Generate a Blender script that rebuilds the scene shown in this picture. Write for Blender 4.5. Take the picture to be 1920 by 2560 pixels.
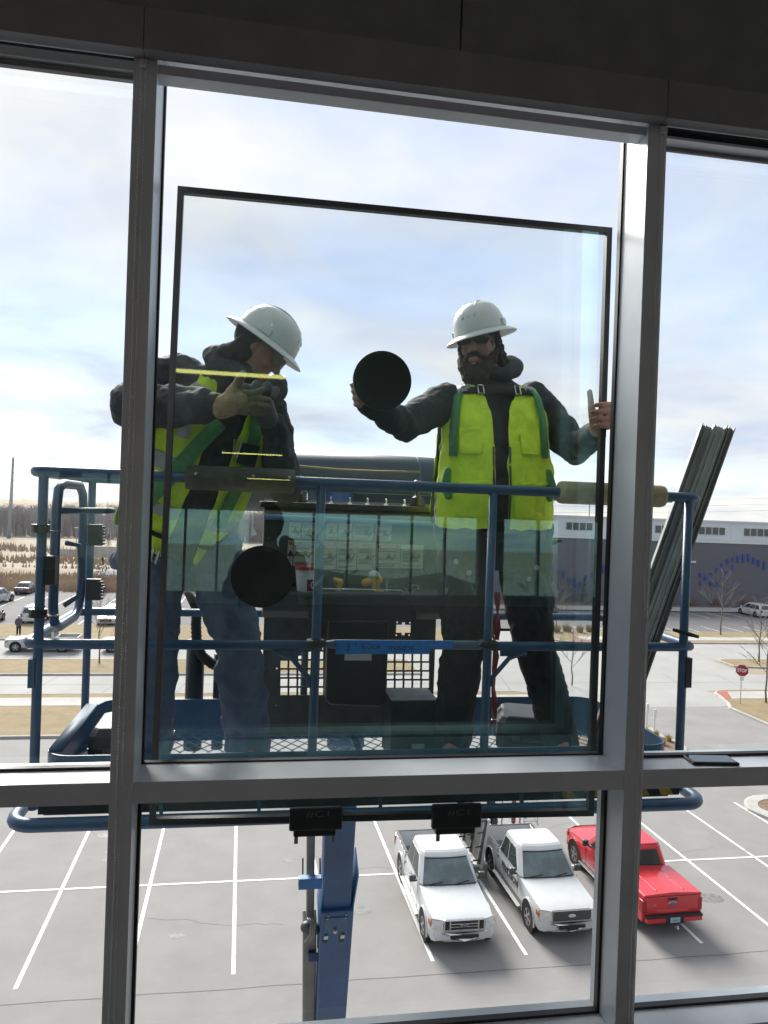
import bpy, bmesh, math, random
from mathutils import Vector, Matrix, noise as mnoise
R = math.radians
random.seed(7)
scene = bpy.context.scene
for o in list(bpy.data.objects): bpy.data.objects.remove(o)
COL = scene.collection

# ------------------------------------------------------------------ camera
EYE = Vector((0, 0, 12.6))                       # hand-held phone, third floor, metres above the parking lot
FPX, YAW, PITCH, ROLL = 1900.0, R(9.65), R(-0.3), R(2.03)
_d = Vector((math.sin(YAW)*math.cos(PITCH), math.cos(YAW)*math.cos(PITCH), math.sin(PITCH)))
_r0 = Vector((math.cos(YAW), -math.sin(YAW), 0)); _u0 = _r0.cross(_d)
_u = _u0*math.cos(ROLL) - _r0*math.sin(ROLL); _r = _r0*math.cos(ROLL) + _u0*math.sin(ROLL)
cam_data = bpy.data.cameras.new('camera'); cam = bpy.data.objects.new('camera', cam_data); COL.objects.link(cam)
cam.matrix_world = Matrix(((_r.x, _u.x, -_d.x, EYE.x), (_r.y, _u.y, -_d.y, EYE.y), (_r.z, _u.z, -_d.z, EYE.z), (0, 0, 0, 1)))
cam_data.sensor_fit = 'HORIZONTAL'; cam_data.sensor_width = 36; cam_data.lens = 36*FPX/1920
cam_data.clip_start = 0.05; cam_data.clip_end = 3000
scene.camera = cam
scene.render.resolution_x, scene.render.resolution_y = 768, 1024

# ------------------------------------------------------------------ sky, sun, exposure
SUN_EL, SUN_AZ = R(34), R(-14)                   # azimuth from +Y towards +X
world = bpy.data.worlds.new('World'); scene.world = world; world.use_nodes = True
nt = world.node_tree; nt.nodes.clear(); N = nt.nodes.new; L = nt.links.new
out = N('ShaderNodeOutputWorld'); bg = N('ShaderNodeBackground'); bg.inputs[1].default_value = 0.075
sky = N('ShaderNodeTexSky'); sky.sky_type = 'NISHITA'; sky.sun_disc = False
sky.sun_elevation = SUN_EL; sky.sun_rotation = SUN_AZ; sky.altitude = 250; sky.dust_density = 0.25; sky.ozone_density = 2.0
tc = N('ShaderNodeTexCoord'); sep = N('ShaderNodeSeparateXYZ'); L(tc.outputs['Generated'], sep.inputs[0])
addz = N('ShaderNodeMath'); addz.operation = 'ADD'; addz.inputs[1].default_value = 0.16; L(sep.outputs[2], addz.inputs[0])
mx = N('ShaderNodeMath'); mx.operation = 'MAXIMUM'; mx.inputs[1].default_value = 0.05; L(addz.outputs[0], mx.inputs[0])
dx = N('ShaderNodeMath'); dx.operation = 'DIVIDE'; L(sep.outputs[0], dx.inputs[0]); L(mx.outputs[0], dx.inputs[1])
dy = N('ShaderNodeMath'); dy.operation = 'DIVIDE'; L(sep.outputs[1], dy.inputs[0]); L(mx.outputs[0], dy.inputs[1])
cb = N('ShaderNodeCombineXYZ'); L(dx.outputs[0], cb.inputs[0]); L(dy.outputs[0], cb.inputs[1]); cb.inputs[2].default_value = 3.7
cn = N('ShaderNodeTexNoise'); cn.inputs['Scale'].default_value = 0.85; cn.inputs['Detail'].default_value = 9; cn.inputs['Roughness'].default_value = 0.56
cn.inputs['Distortion'].default_value = 0.5; L(cb.outputs[0], cn.inputs['Vector'])
cr = N('ShaderNodeValToRGB'); cr.color_ramp.elements[0].position = 0.36; cr.color_ramp.elements[1].position = 0.60
cr.color_ramp.elements[0].color = (0.50,)*3+(1,); cr.color_ramp.elements[1].color = (0.98,)*3+(1,); L(cn.outputs[0], cr.inputs[0])
cn2 = N('ShaderNodeTexNoise'); cn2.inputs['Scale'].default_value = 2.3; cn2.inputs['Detail'].default_value = 8; L(cb.outputs[0], cn2.inputs['Vector'])
ccol = N('ShaderNodeValToRGB'); ccol.color_ramp.elements[0].position = 0.3; ccol.color_ramp.elements[1].position = 0.7
ccol.color_ramp.elements[0].color = (3.5, 3.9, 4.85, 1); ccol.color_ramp.elements[1].color = (5.2, 5.2, 5.1, 1); L(cn2.outputs[0], ccol.inputs[0])
mixs = N('ShaderNodeMix'); mixs.data_type = 'RGBA'; L(cr.outputs[0], mixs.inputs[0]); L(sky.outputs[0], mixs.inputs[6]); L(ccol.outputs[0], mixs.inputs[7])
L(mixs.outputs[2], bg.inputs[0]); L(bg.outputs[0], out.inputs[0])
sl = bpy.data.lights.new('sun', 'SUN'); sl.energy = 3.2; sl.angle = R(26); sl.color = (1.0, 0.95, 0.88)
so = bpy.data.objects.new('sun', sl); COL.objects.link(so); so.location = (0, 30, 60)
sdir = Vector((math.sin(SUN_AZ)*math.cos(SUN_EL), math.cos(SUN_AZ)*math.cos(SUN_EL), math.sin(SUN_EL)))
so.rotation_euler = (-sdir).to_track_quat('-Z', 'Y').to_euler()
vs = scene.view_settings; vs.view_transform = 'Standard'; vs.look = 'None'; vs.gamma = 1; vs.use_curve_mapping = False; vs.exposure = 1.38
scene.render.engine = 'CYCLES'
scene.cycles.transparent_max_bounces = 24; scene.cycles.max_bounces = 9; scene.cycles.diffuse_bounces = 4; scene.cycles.glossy_bounces = 5

# ------------------------------------------------------------------ helpers
def ray(x, y): return _d*FPX + _r*(x-960) - _u*(y-1280)
def at(x, y, Y):                                  # photo pixel -> point in the plane Y
    v = ray(x, y); return EYE + v*(Y/v.y)
def V(*a): return Vector(a)

class MB:
    def __init__(s): s.v = []; s.f = []
    def add(s, vs, fs):
        b = len(s.v); s.v += [tuple(p) for p in vs]; s.f += [tuple(b+i for i in f) for f in fs]; return s
    def box(s, c, d, M=None):
        c = Vector(c); h = Vector(d)/2
        ps = [Vector((x*h.x, y*h.y, z*h.z)) for x in (-1, 1) for y in (-1, 1) for z in (-1, 1)]
        if M is not None: ps = [M @ p for p in ps]
        return s.add([c+p for p in ps], [(0,1,3,2),(4,6,7,5),(0,4,5,1),(2,3,7,6),(0,2,6,4),(1,5,7,3)])
    def span(s, a, b):                            # box between two corners
        return s.box(((a[0]+b[0])/2, (a[1]+b[1])/2, (a[2]+b[2])/2), (abs(a[0]-b[0]), abs(a[1]-b[1]), abs(a[2]-b[2])))
    def loft(s, rings, close=True, cap=True):
        n = len(rings[0]); b = len(s.v)
        for r in rings: s.v += [tuple(p) for p in r]
        for i in range(len(rings)-1):
            for j in range(n if close else n-1):
                k = (j+1) % n; s.f.append((b+i*n+j, b+i*n+k, b+(i+1)*n+k, b+(i+1)*n+j))
        if cap and close:
            s.f.append(tuple(b+j for j in range(n))[::-1]); s.f.append(tuple(b+(len(rings)-1)*n+j for j in range(n)))
        return s
    def tube(s, pts, r, n=8, closed=False, cap=True):
        pts = [Vector(p) for p in pts]; m = len(pts); rr = r if isinstance(r, (list, tuple)) else [r]*m
        tg = []
        for i in range(m):
            a = pts[(i-1) % m] if (closed or i > 0) else pts[i]; c = pts[(i+1) % m] if (closed or i < m-1) else pts[i]
            t = c-a; tg.append(t.normalized() if t.length > 1e-9 else V(0, 0, 1))
        ref = V(0, 0, 1) if abs(tg[0].z) < 0.9 else V(1, 0, 0)
        x = (ref - tg[0]*ref.dot(tg[0])).normalized(); rings = []
        for i in range(m):
            x = (x - tg[i]*x.dot(tg[i])).normalized(); y = tg[i].cross(x)
            rings.append([pts[i] + (x*math.cos(2*math.pi*k/n) + y*math.sin(2*math.pi*k/n))*rr[i] for k in range(n)])
        if closed: rings.append(rings[0]); return s.loft(rings, cap=False)
        return s.loft(rings, cap=cap)
    def cap(s, a, ra, b, rb, n=10):               # tapered capsule (closed)
        a = Vector(a); b = Vector(b); t = b-a; ln = t.length
        t = t.normalized() if ln > 1e-6 else V(0, 0, 1)
        pts = []; rr = []
        for k in range(4):
            q = math.pi/2*(k+0.15)/4; pts.append(a - t*ra*math.cos(q)); rr.append(ra*math.sin(q))
        pts += [a, b]; rr += [ra, rb]
        for k in range(3, -1, -1):
            q = math.pi/2*(k+0.15)/4; pts.append(b + t*rb*math.cos(q)); rr.append(rb*math.sin(q))
        return s.tube(pts, rr, n)
    def chain(s, ps, n=10):                       # [(p, r), ...] joined capsules
        for (a, ra), (b, rb) in zip(ps, ps[1:]): s.cap(a, ra, b, rb, n)
        return s
    def ball(s, c, r, nu=12, nv=8, M=None):
        c = Vector(c); r = Vector(r) if not isinstance(r, (int, float)) else Vector((r, r, r)); rings = []
        for i in range(nv+1):
            q = math.pi*(i if 0 < i < nv else (0.06 if i == 0 else nv-0.06))/nv
            ring = [Vector((r.x*math.sin(q)*math.cos(2*math.pi*j/nu), r.y*math.sin(q)*math.sin(2*math.pi*j/nu), -r.z*math.cos(q))) for j in range(nu)]
            rings.append([c + (M @ p if M is not None else p) for p in ring])
        return s.loft(rings)
    def lathe(s, prof, M=None, n=16, sx=1, sy=1):  # prof [(r,z)]
        M = M or Matrix(); return s.loft([[M @ Vector((r*sx*math.cos(2*math.pi*j/n), r*sy*math.sin(2*math.pi*j/n), z)) for j in range(n)] for r, z in prof])
    def prism(s, poly, f0, f1):                   # poly of 2-tuples; f0/f1 map (a,b)->3d
        n = len(poly); s_ = [f0(*p) for p in poly]; e = [f1(*p) for p in poly]
        return s.add(s_+e, [tuple(range(n))[::-1], tuple(range(n, 2*n))] + [(i, (i+1) % n, n+(i+1) % n, n+i) for i in range(n)])
    def quad(s, *p): return s.add(p, [tuple(range(len(p)))])
    def grid(s, rows):
        n = len(rows[0]); b = len(s.v)
        for r in rows: s.v += [tuple(p) for p in r]
        for i in range(len(rows)-1):
            for j in range(n-1): s.f.append((b+i*n+j, b+i*n+j+1, b+(i+1)*n+j+1, b+(i+1)*n+j))
        return s
    def mesh(s, name, mat, smooth=False):
        me = bpy.data.meshes.new(name); me.from_pydata(s.v, [], s.f); me.validate()
        bm = bmesh.new(); bm.from_mesh(me); bmesh.ops.recalc_face_normals(bm, faces=bm.faces); bm.to_mesh(me); bm.free()
        if mat: me.materials.append(mat)
        if smooth:
            for p in me.polygons: p.use_smooth = True
        return me
    def build(s, name, mat, parent=None, smooth=False, bevel=0, solid=0, sub=0, kind=None, label=None, cat=None, group=None, world_co=True, seg=2):
        me = s.mesh(name, mat, smooth); o = bpy.data.objects.new(name, me); COL.objects.link(o)
        if parent:
            o.parent = parent
            if world_co: o.matrix_parent_inverse = Matrix.Translation(parent.location).inverted() if parent.parent is None and not any(parent.rotation_euler) else Matrix()
        if solid: m = o.modifiers.new('solid', 'SOLIDIFY'); m.thickness = solid; m.offset = 0
        if bevel: m = o.modifiers.new('bevel', 'BEVEL'); m.width = bevel; m.segments = seg; m.limit_method = 'ANGLE'; m.angle_limit = R(40)
        if sub: m = o.modifiers.new('sub', 'SUBSURF'); m.levels = sub; m.render_levels = sub
        return tag(o, label, cat, group, kind)

def tag(o, label=None, cat=None, group=None, kind=None):
    if label: o['label'] = label
    if cat: o['category'] = cat
    if group: o['group'] = group
    if kind: o['kind'] = kind
    return o
def thing(name, loc=(0, 0, 0), label=None, cat=None, group=None, rz=0):
    o = bpy.data.objects.new(name, None); COL.objects.link(o); o.location = loc; o.rotation_euler = (0, 0, rz); o.empty_display_size = 0.1
    return tag(o, label, cat, group)
def copy_tree(o, parent=None, loc=None, rz=None, label=None):
    c = o.copy(); COL.objects.link(c); c.parent = parent
    if loc is not None: c.location = loc
    if rz is not None: c.rotation_euler = (0, 0, rz)
    if label: c['label'] = label
    for ch in list(o.children): copy_tree(ch, c)
    return c
def text_part(body, mat, M, width, height, parent, name='lettering', off=0.0, world_co=True, bold=0.0, shear=0.0):
    """flat lettering: local x right, y up, z out of the surface; M places it (centre of the text)."""
    cu = bpy.data.curves.new('t', 'FONT'); cu.body = body; cu.align_x = 'CENTER'; cu.align_y = 'CENTER'; cu.offset = bold; cu.shear = shear; cu.resolution_u = 3
    to = bpy.data.objects.new('t', cu); COL.objects.link(to)
    dg = bpy.context.evaluated_depsgraph_get(); dg.update()
    me = bpy.data.meshes.new_from_object(to.evaluated_get(dg)); bpy.data.objects.remove(to)
    xs = [v.co.x for v in me.vertices]; ys = [v.co.y for v in me.vertices]
    sx = width/max(1e-6, max(xs)-min(xs)); sy = height/max(1e-6, max(ys)-min(ys)); cx = (max(xs)+min(xs))/2; cy = (max(ys)+min(ys))/2
    for v in me.vertices: v.co = M @ Vector(((v.co.x-cx)*sx, (v.co.y-cy)*sy, off))
    me.name = name; me.materials.clear(); me.materials.append(mat)
    o = bpy.data.objects.new(name, me); COL.objects.link(o)
    if parent:
        o.parent = parent
        if world_co and parent.parent is None: o.matrix_parent_inverse = Matrix.Translation(parent.location).inverted()
    return o
def frame(o, x, y):                               # matrix from origin, local x, local y
    x = Vector(x).normalized(); z = x.cross(Vector(y)).normalized(); y = z.cross(x)
    return Matrix(((x.x, y.x, z.x, o[0]), (x.y, y.y, z.y, o[1]), (x.z, y.z, z.z, o[2]), (0, 0, 0, 1)))

# ------------------------------------------------------------------ materials
MATS = {}
def mat(name, col, rough=0.6, metal=0.0, var=0.10, scale=6, bump=0.0, bscale=60, spec=0.5, coat=0.0, col2=None, mixlo=0.4, mixhi=0.65, world_tex=False, dist=0.02):
    if name in MATS: return MATS[name]
    m = bpy.data.materials.new(name); m.use_nodes = True; t = m.node_tree; p = t.nodes['Principled BSDF']
    p.inputs['Roughness'].default_value = rough; p.inputs['Metallic'].default_value = metal
    p.inputs['Specular IOR Level'].default_value = spec; p.inputs['Coat Weight'].default_value = coat; p.inputs['Coat Roughness'].default_value = 0.06
    tc = t.nodes.new('ShaderNodeTexCoord'); vec = tc.outputs['Object']
    if world_tex: g_ = t.nodes.new('ShaderNodeNewGeometry'); vec = g_.outputs['Position']
    n = t.nodes.new('ShaderNodeTexNoise'); n.inputs['Scale'].default_value = scale; n.inputs['Detail'].default_value = 7; n.inputs['Roughness'].default_value = 0.62
    t.links.new(vec, n.inputs['Vector'])
    r = t.nodes.new('ShaderNodeValToRGB'); r.color_ramp.elements[0].position = mixlo; r.color_ramp.elements[1].position = mixhi
    c2 = col2 or tuple(min(1, c*(1+var)) for c in col); c1 = col if col2 else tuple(c*(1-var) for c in col)
    r.color_ramp.elements[0].color = (*c1, 1); r.color_ramp.elements[1].color = (*c2, 1)
    t.links.new(n.outputs[0], r.inputs[0]); t.links.new(r.outputs[0], p.inputs['Base Color'])
    if bump:
        b = t.nodes.new('ShaderNodeBump'); b.inputs['Strength'].default_value = bump; b.inputs['Distance'].default_value = dist
        n2 = t.nodes.new('ShaderNodeTexNoise'); n2.inputs['Scale'].default_value = bscale; n2.inputs['Detail'].default_value = 5
        t.links.new(vec, n2.inputs['Vector']); t.links.new(n2.outputs[0], b.inputs['Height']); t.links.new(b.outputs[0], p.inputs['Normal'])
    MATS[name] = m; return m
def glass_mat(name, tint, refl, rcol, rough=0.0, haze=0.0):
    """coated architectural glazing: sees through, with a mirror-like partial reflection."""
    m = bpy.data.materials.new(name); m.use_nodes = True; t = m.node_tree; t.nodes.clear()
    o = t.nodes.new('ShaderNodeOutputMaterial'); mi = t.nodes.new('ShaderNodeMixShader')
    tr = t.nodes.new('ShaderNodeBsdfTransparent'); tr.inputs[0].default_value = (*tint, 1)
    gl = t.nodes.new('ShaderNodeBsdfGlossy'); gl.inputs['Color'].default_value = (*rcol, 1); gl.inputs['Roughness'].default_value = rough
    lw = t.nodes.new('ShaderNodeLayerWeight'); lw.inputs[0].default_value = 0.5
    pw = t.nodes.new('ShaderNodeMath'); pw.operation = 'POWER'; pw.inputs[1].default_value = 5
    ad = t.nodes.new('ShaderNodeMath'); ad.operation = 'MULTIPLY_ADD'; ad.inputs[1].default_value = 0.85; ad.inputs[2].default_value = refl; ad.use_clamp = True
    t.links.new(lw.outputs['Facing'], pw.inputs[0]); t.links.new(pw.outputs[0], ad.inputs[0]); t.links.new(ad.outputs[0], mi.inputs[0]); t.links.new(tr.outputs[0], mi.inputs[1]); t.links.new(gl.outputs[0], mi.inputs[2])
    # added translucent streaky film that imitates the milky backlight haze
    du = t.nodes.new('ShaderNodeBsdfTranslucent'); du.inputs[0].default_value = (.9, .92, .92, 1); m2 = t.nodes.new('ShaderNodeMixShader')
    ge = t.nodes.new('ShaderNodeNewGeometry'); mp = t.nodes.new('ShaderNodeMapping'); mp.inputs['Scale'].default_value = (5, 1, 1.1); t.links.new(ge.outputs['Position'], mp.inputs[0])
    nz = t.nodes.new('ShaderNodeTexNoise'); nz.inputs['Scale'].default_value = 1.0; nz.inputs['Detail'].default_value = 8; nz.inputs['Distortion'].default_value = 1.2; t.links.new(mp.outputs[0], nz.inputs['Vector'])
    mr = t.nodes.new('ShaderNodeMapRange'); mr.inputs['From Min'].default_value = .3; mr.inputs['From Max'].default_value = .75; mr.inputs['To Min'].default_value = haze*.7; mr.inputs['To Max'].default_value = haze*1.5
    t.links.new(nz.outputs[0], mr.inputs[0]); t.links.new(mr.outputs[0], m2.inputs[0]); t.links.new(mi.outputs[0], m2.inputs[1]); t.links.new(du.outputs[0], m2.inputs[2]); t.links.new(m2.outputs[0], o.inputs[0])
    MATS[name] = m; return m
G_WIN = glass_mat('window_glass', (0.97, 0.985, 0.985), 0.045, (0.62, 0.95, 0.92), haze=.0015)
G_PANE = glass_mat('loose_pane_glass', (0.965, 0.98, 0.978), 0.085, (0.50, 0.98, 0.92), haze=.003)
ALU = mat('brushed_aluminium', (0.68, 0.72, 0.77), rough=0.32, metal=0.0, var=0.05, scale=3, bump=0.03, bscale=300)
FASCIA = mat('dark_grey_fascia', (0.26, 0.26, 0.27), rough=0.7, var=0.06, bump=0.05, bscale=200)
WALLDK = mat('dark_wall_panel', (0.22, 0.225, 0.22), rough=0.85, var=0.08, bump=0.08, bscale=150)
GASKET = mat('black_gasket', (0.012, 0.012, 0.014), rough=0.55)
BLACKP = mat('black_plastic', (0.014, 0.014, 0.016), rough=0.42, var=0.2, bump=0.05, bscale=120)
DKGREY = mat('dark_grey_plastic', (0.06, 0.06, 0.065), rough=0.5, var=0.15, bump=0.05, bscale=90)
STEEL = mat('bright_steel', (0.55, 0.55, 0.55), rough=0.3, metal=0.9)
GALV = mat('grey_sheet_steel', (0.26, 0.27, 0.27), rough=0.5, metal=0.4, var=0.25, scale=9, bump=0.05)
WHITEP = mat('white_paper', (0.72, 0.73, 0.72), rough=0.7, var=0.03)
INK = mat('black_ink', (0.02, 0.02, 0.02), rough=0.7)
# ------------------------------------------------------------------ the room behind the window wall
FZ, CZ = 10.86, 14.75                              # interior floor and ceiling
YF, YG = 2.19, 2.31                               # room face of the mullions, glass plane
RX0, RX1, RY0 = -10.0, 12.0, -14.5
carpet = mat('grey_carpet', (0.022, 0.022, 0.024), rough=0.95, var=0.3, scale=90, bump=0.3, bscale=300)
paintw = mat('pale_grey_paint', (0.72, 0.72, 0.71), rough=0.9, var=0.04)
ceilm = mat('ceiling_tile', (0.82, 0.82, 0.80), rough=0.95, var=0.1, scale=60, bump=0.1, bscale=200)
MB().span((RX0, RY0-.3, FZ-.35), (RX1, 2.335, FZ)).build('floor', carpet, kind='structure')
MB().span((RX0, RY0-.3, CZ), (RX1, 2.5, CZ+.35)).build('ceiling', ceilm, kind='structure')
MB().span((RX0-.2, RY0-.3, FZ-.35), (RX0, 2.5, CZ+.35)).build('side_wall', paintw, kind='structure')
MB().span((RX1, RY0-.3, FZ-.35), (RX1+.2, 2.5, CZ+.35)).build('side_wall', paintw, kind='structure')
bw = MB()
bw.span((RX0, RY0-.25, 13.2), (RX1, RY0, CZ)); bw.span((RX0, RY0-.25, FZ), (RX1, RY0, 11.15))
for x0, x1 in ((RX0, -7.2), (-4.6, -4.15), (-2.9, -2.6), (5.9, 6.6), (9.7, RX1)): bw.span((x0, RY0-.25, 11.15), (x1, RY0, 13.2))
wb = bw.build('back_wall', paintw, kind='structure')
bars = MB()
for x in (-6.3, -5.4, -3.5, -1.7, -.9, -.1, .55, 1.5, 2.4, 3.2, 4.1, 5.0, 7.6, 8.6): bars.span((x-.03, RY0-.2, 11.15), (x+.03, RY0-.05, 13.2))
bars.build('window_bars', ALU, wb)
# storeys above and below so that the facade is a building, not a floating room
MB().span((RX0-.2, 2.38, CZ-.55), (RX1+.2, 2.52, CZ+1.2)).build('spandrel_wall', GALV, kind='structure')
MB().span((RX0-.2, -14.8, 0), (RX1+.2, 2.33, FZ-.36)).build('lower_storeys', GALV, kind='structure')

# upper wall panels above the shades, with open joints
uw = thing('upper_wall', (0.4, 2.17, 13.94)); uw['kind'] = 'structure'
for x0, x1 in ((RX0+.01, -2.9), (-2.895, -.97), (-.965, .545), (.55, 2.9), (2.905, RX1-.01)):
    MB().span((x0, 2.172, 13.93), (x1, 2.37, CZ-.002)).build('wall_panel', WALLDK, uw, bevel=0.002)
fa = thing('shade_fascia', (0.4, 2.14, 13.81)); fa['kind'] = 'structure'
for x0, x1 in ((RX0+.01, -.3385), (-.337, 1.1895), (1.191, RX1-.01)):
    MB().span((x0, 2.138, 13.812), (x1, 2.185, 13.926)).build('fascia_panel', FASCIA, fa, bevel=0.0015)

# window wall: mullions, transoms, beads
ww = thing('window_wall', (0.4, YF, FZ), 'grey aluminium window wall with deep mullions around the empty opening', 'window wall')
MUL = [-3.455, -1.93, -.3385, 1.189, 2.715, 4.24]
for x in MUL:
    MB().span((x-.0315, YF, FZ), (x+.0315, YG+.06, 13.93)).build('mullion', ALU, ww, bevel=0.0015)
for x0, x1 in zip(MUL, MUL[1:]):
    a, b = x0+.0316, x1-.0316
    MB().span((a, YF+.003, 11.752), (b, YG+.06, 11.813)).build('transom', ALU, ww, bevel=0.0012)
    MB().span((a, YF+.012, 13.784), (b, 2.262, 13.811)).build('head_member', ALU, ww, bevel=0.001)
    MB().span((a, YF+.06, 13.872), (b, YG+.06, 13.93)).build('head_frame', ALU, ww)
    MB().span((a, YF+.003, FZ-.10), (b, YG+.06, 10.985)).build('bottom_sill', ALU, ww, bevel=0.0012)
    for z0, z1 in ((11.813, 13.872), (10.985, 11.752)):
        gk = MB()
        for (p, q) in (((a, z0), (a+.009, z1)), ((b-.009, z0), (b, z1)), ((a, z0), (b, z0+.009)), ((a, z1-.009), (b, z1))):
            gk.span((p[0], YG-.012, p[1]), (q[0], YG+.012, q[1]))
        if not (x0 == -.3385 and z0 > 11.5): gk.build('glazing_gasket', GASKET, ww)
        else:
            gk2 = MB()
            for (p, q) in (((a, z0), (a+.006, z1)), ((b-.006, z0), (b, z1)), ((a, z0), (b, z0+.005)), ((a, z1-.005), (b, z1))): gk2.span((p[0], YG+.03, p[1]), (q[0], YG+.052, q[1]))
            gk2.build('glazing_gasket', GASKET, ww)
        if x0 == -.3385 and z0 > 11.5: continue  # the opening the glaziers are working on
        MB().quad((a+.004, YG, z0+.004), (b-.004, YG, z0+.004), (b-.004, YG, z1-.004), (a+.004, YG, z1-.004)).build('window_pane', G_WIN, ww)
# roller shade just lowered in the left bay, and a dark hem in the right bay
shf = mat('pale_shade_fabric', (0.42, 0.46, 0.46), rough=0.9, bump=0.1, bscale=500)
t = thing('roller_shade', (-1.1, 2.23, 13.76), 'pale roller shade lowered a hand-width beside the left mullion', 'roller shade')
MB().span((-1.89, 2.222, 13.775), (-.374, 2.226, 13.81)).build('shade_fabric', shf, t); MB().span((-1.89, 2.215, 13.765), (-.374, 2.234, 13.775)).build('hem_bar', FASCIA, t)
t = thing('roller_shade', (1.9, 2.23, 13.78), 'rolled-up dark roller shade at the head of the right bay', 'roller shade')
MB().span((1.225, 2.200, 13.792), (2.67, 2.235, 13.8105)).build('hem_bar', BLACKP, t); MB().span((1.225, 2.25, 13.772), (2.67, 2.262, 13.7835)).build('shade_fabric', FASCIA, t)
# bead chains for the shades
chm = mat('chain_beads', (0.78, 0.79, 0.78), rough=0.25, metal=0.2)
def bead_chain(x, z0, z1, label):
    mb = MB(); n = int((z1-z0)/0.0085)
    for s, ph in ((-.0058, 0), (.0058, .5)):
        for i in range(n):
            z = z0 + (i+ph)*.0085; w = .0012*math.sin(z*9+s*300)
            c = V(x+s+w, YF-.006, z); r = .0031
            mb.add([c+V(r,0,0), c+V(-r,0,0), c+V(0,r,0), c+V(0,-r,0), c+V(0,0,r), c+V(0,0,-r)], [(0,2,4),(2,1,4),(1,3,4),(3,0,4),(2,0,5),(1,2,5),(3,1,5),(0,3,5)])
        mb.tube([(x+s, YF-.006, z0), (x+s, YF-.006, z1)], .0008, 4)
    mb.box((x-.0048, YF-.006, z0+.47*(z1-z0)), (.005, .006, .012)); mb.box((x, YF-.007, z1+.006), (.02, .013, .022))
    mb.build('shade_chain', chm, label=label, cat='shade chain')
bead_chain(-.343, 11.03, 13.79, 'beaded shade chain hanging down the left mullion'); bead_chain(1.204, 11.03, 13.79, 'beaded shade chain hanging down the right mullion')
# telephone on the right sill
ph = thing('mobile_phone', (1.50, 2.26, 11.813), 'black mobile phone lying face up on the right window sill', 'phone')
pm = Matrix.Translation(V(1.488, 2.248, 11.8185)) @ Matrix.Rotation(R(-6), 4, 'Z')
MB().box(pm.translation, (.155, .076, .0095), pm.to_3x3()).build('phone_case', BLACKP, ph, bevel=0.004, seg=3)
sc = mat('phone_screen', (0.02, 0.02, 0.022), rough=0.04, spec=0.9); MB().box(pm @ V(0, 0, .0054), (.143, .066, .0012), pm.to_3x3()).build('screen', sc, ph, bevel=0.0004)

# ------------------------------------------------------------------ ground
asph = mat('worn_asphalt', (0.205, 0.198, 0.19), rough=0.9, scale=0.55, col2=(0.258, 0.25, 0.241), mixlo=0.25, mixhi=0.72, bump=0.5, bscale=45, world_tex=True, dist=0.01)
asph2 = mat('dark_asphalt', (0.125, 0.12, 0.12), rough=0.9, scale=0.3, col2=(0.155, 0.15, 0.15), mixlo=0.3, mixhi=0.7, bump=0.4, bscale=30, world_tex=True, dist=0.01)
conc = mat('pale_concrete', (0.29, 0.285, 0.275), rough=0.9, scale=0.25, col2=(0.35, 0.345, 0.33), mixlo=0.3, mixhi=0.7, bump=0.3, bscale=30, world_tex=True, dist=0.01)
kerbm = mat('kerb_concrete', (0.40, 0.39, 0.365), rough=0.9, scale=0.8, var=0.12, bump=0.3, bscale=25, world_tex=True)
grass = mat('dormant_grass', (0.20, 0.15, 0.075), rough=0.95, scale=0.9, col2=(0.30, 0.235, 0.13), mixlo=0.25, mixhi=0.75, bump=0.8, bscale=14, world_tex=True, dist=0.06)
field = mat('winter_field', (0.24, 0.185, 0.125), rough=0.95, scale=0.045, col2=(0.35, 0.295, 0.205), mixlo=0.35, mixhi=0.62, bump=0.8, bscale=4, world_tex=True, dist=0.1)
mulch = mat('mulch', (0.13, 0.085, 0.055), rough=0.95, scale=4, col2=(0.24, 0.17, 0.11), bump=0.8, bscale=22, world_tex=True, dist=0.04)
paintl = mat('white_road_paint', (0.34, 0.335, 0.33), rough=0.7, scale=3.2, col2=(0.74, 0.74, 0.72), mixlo=0.33, mixhi=0.46, world_tex=True)
redp = mat('red_tactile_paving', (0.36, 0.10, 0.07), rough=0.8, world_tex=True)
def sheet(name, poly, z, m, kind='structure', parent=None):
    mb = MB(); mb.add([(x, y, z) for x, y in poly], [tuple(range(len(poly)))]); return mb.build(name, m, parent, kind=kind if not parent else None)
def rect(x0, x1, y0, y1): return [(x0, y0), (x1, y0), (x1, y1), (x0, y1)]
sheet('ground', rect(-1500, 1500, -1500, 2200), -0.012, field)
sheet('parking_lot', rect(-120, 90, 2.4, 41.75), 0.0, asph)
sheet('driveway', rect(23.9, 31.6, 41.75, 46.7), 0.0, asph)
sheet('road', rect(-200, 200, 51.0, 56.4), 0.0, conc); sheet('road', rect(-200, 200, 61.8, 70.2), 0.0, conc)
sheet('road_junction', rect(19.5, 33.2, 46.7, 51.0), 0.0, conc); sheet('road_junction', rect(13, 40.6, 56.4, 61.8), 0.0, conc)
sheet('driveway', rect(20.5, 29.0, 70.2, 79.0), 0.0, conc)
sheet('parking_lot', rect(-110, 24, 78.6, 105.8), 0.0, asph2); sheet('parking_lot', rect(24, 130, 77.2, 94.0), 0.0, asph2)
sheet('pavement', rect(24, 130, 94.2, 98.0), 0.12, kerbm)
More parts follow.
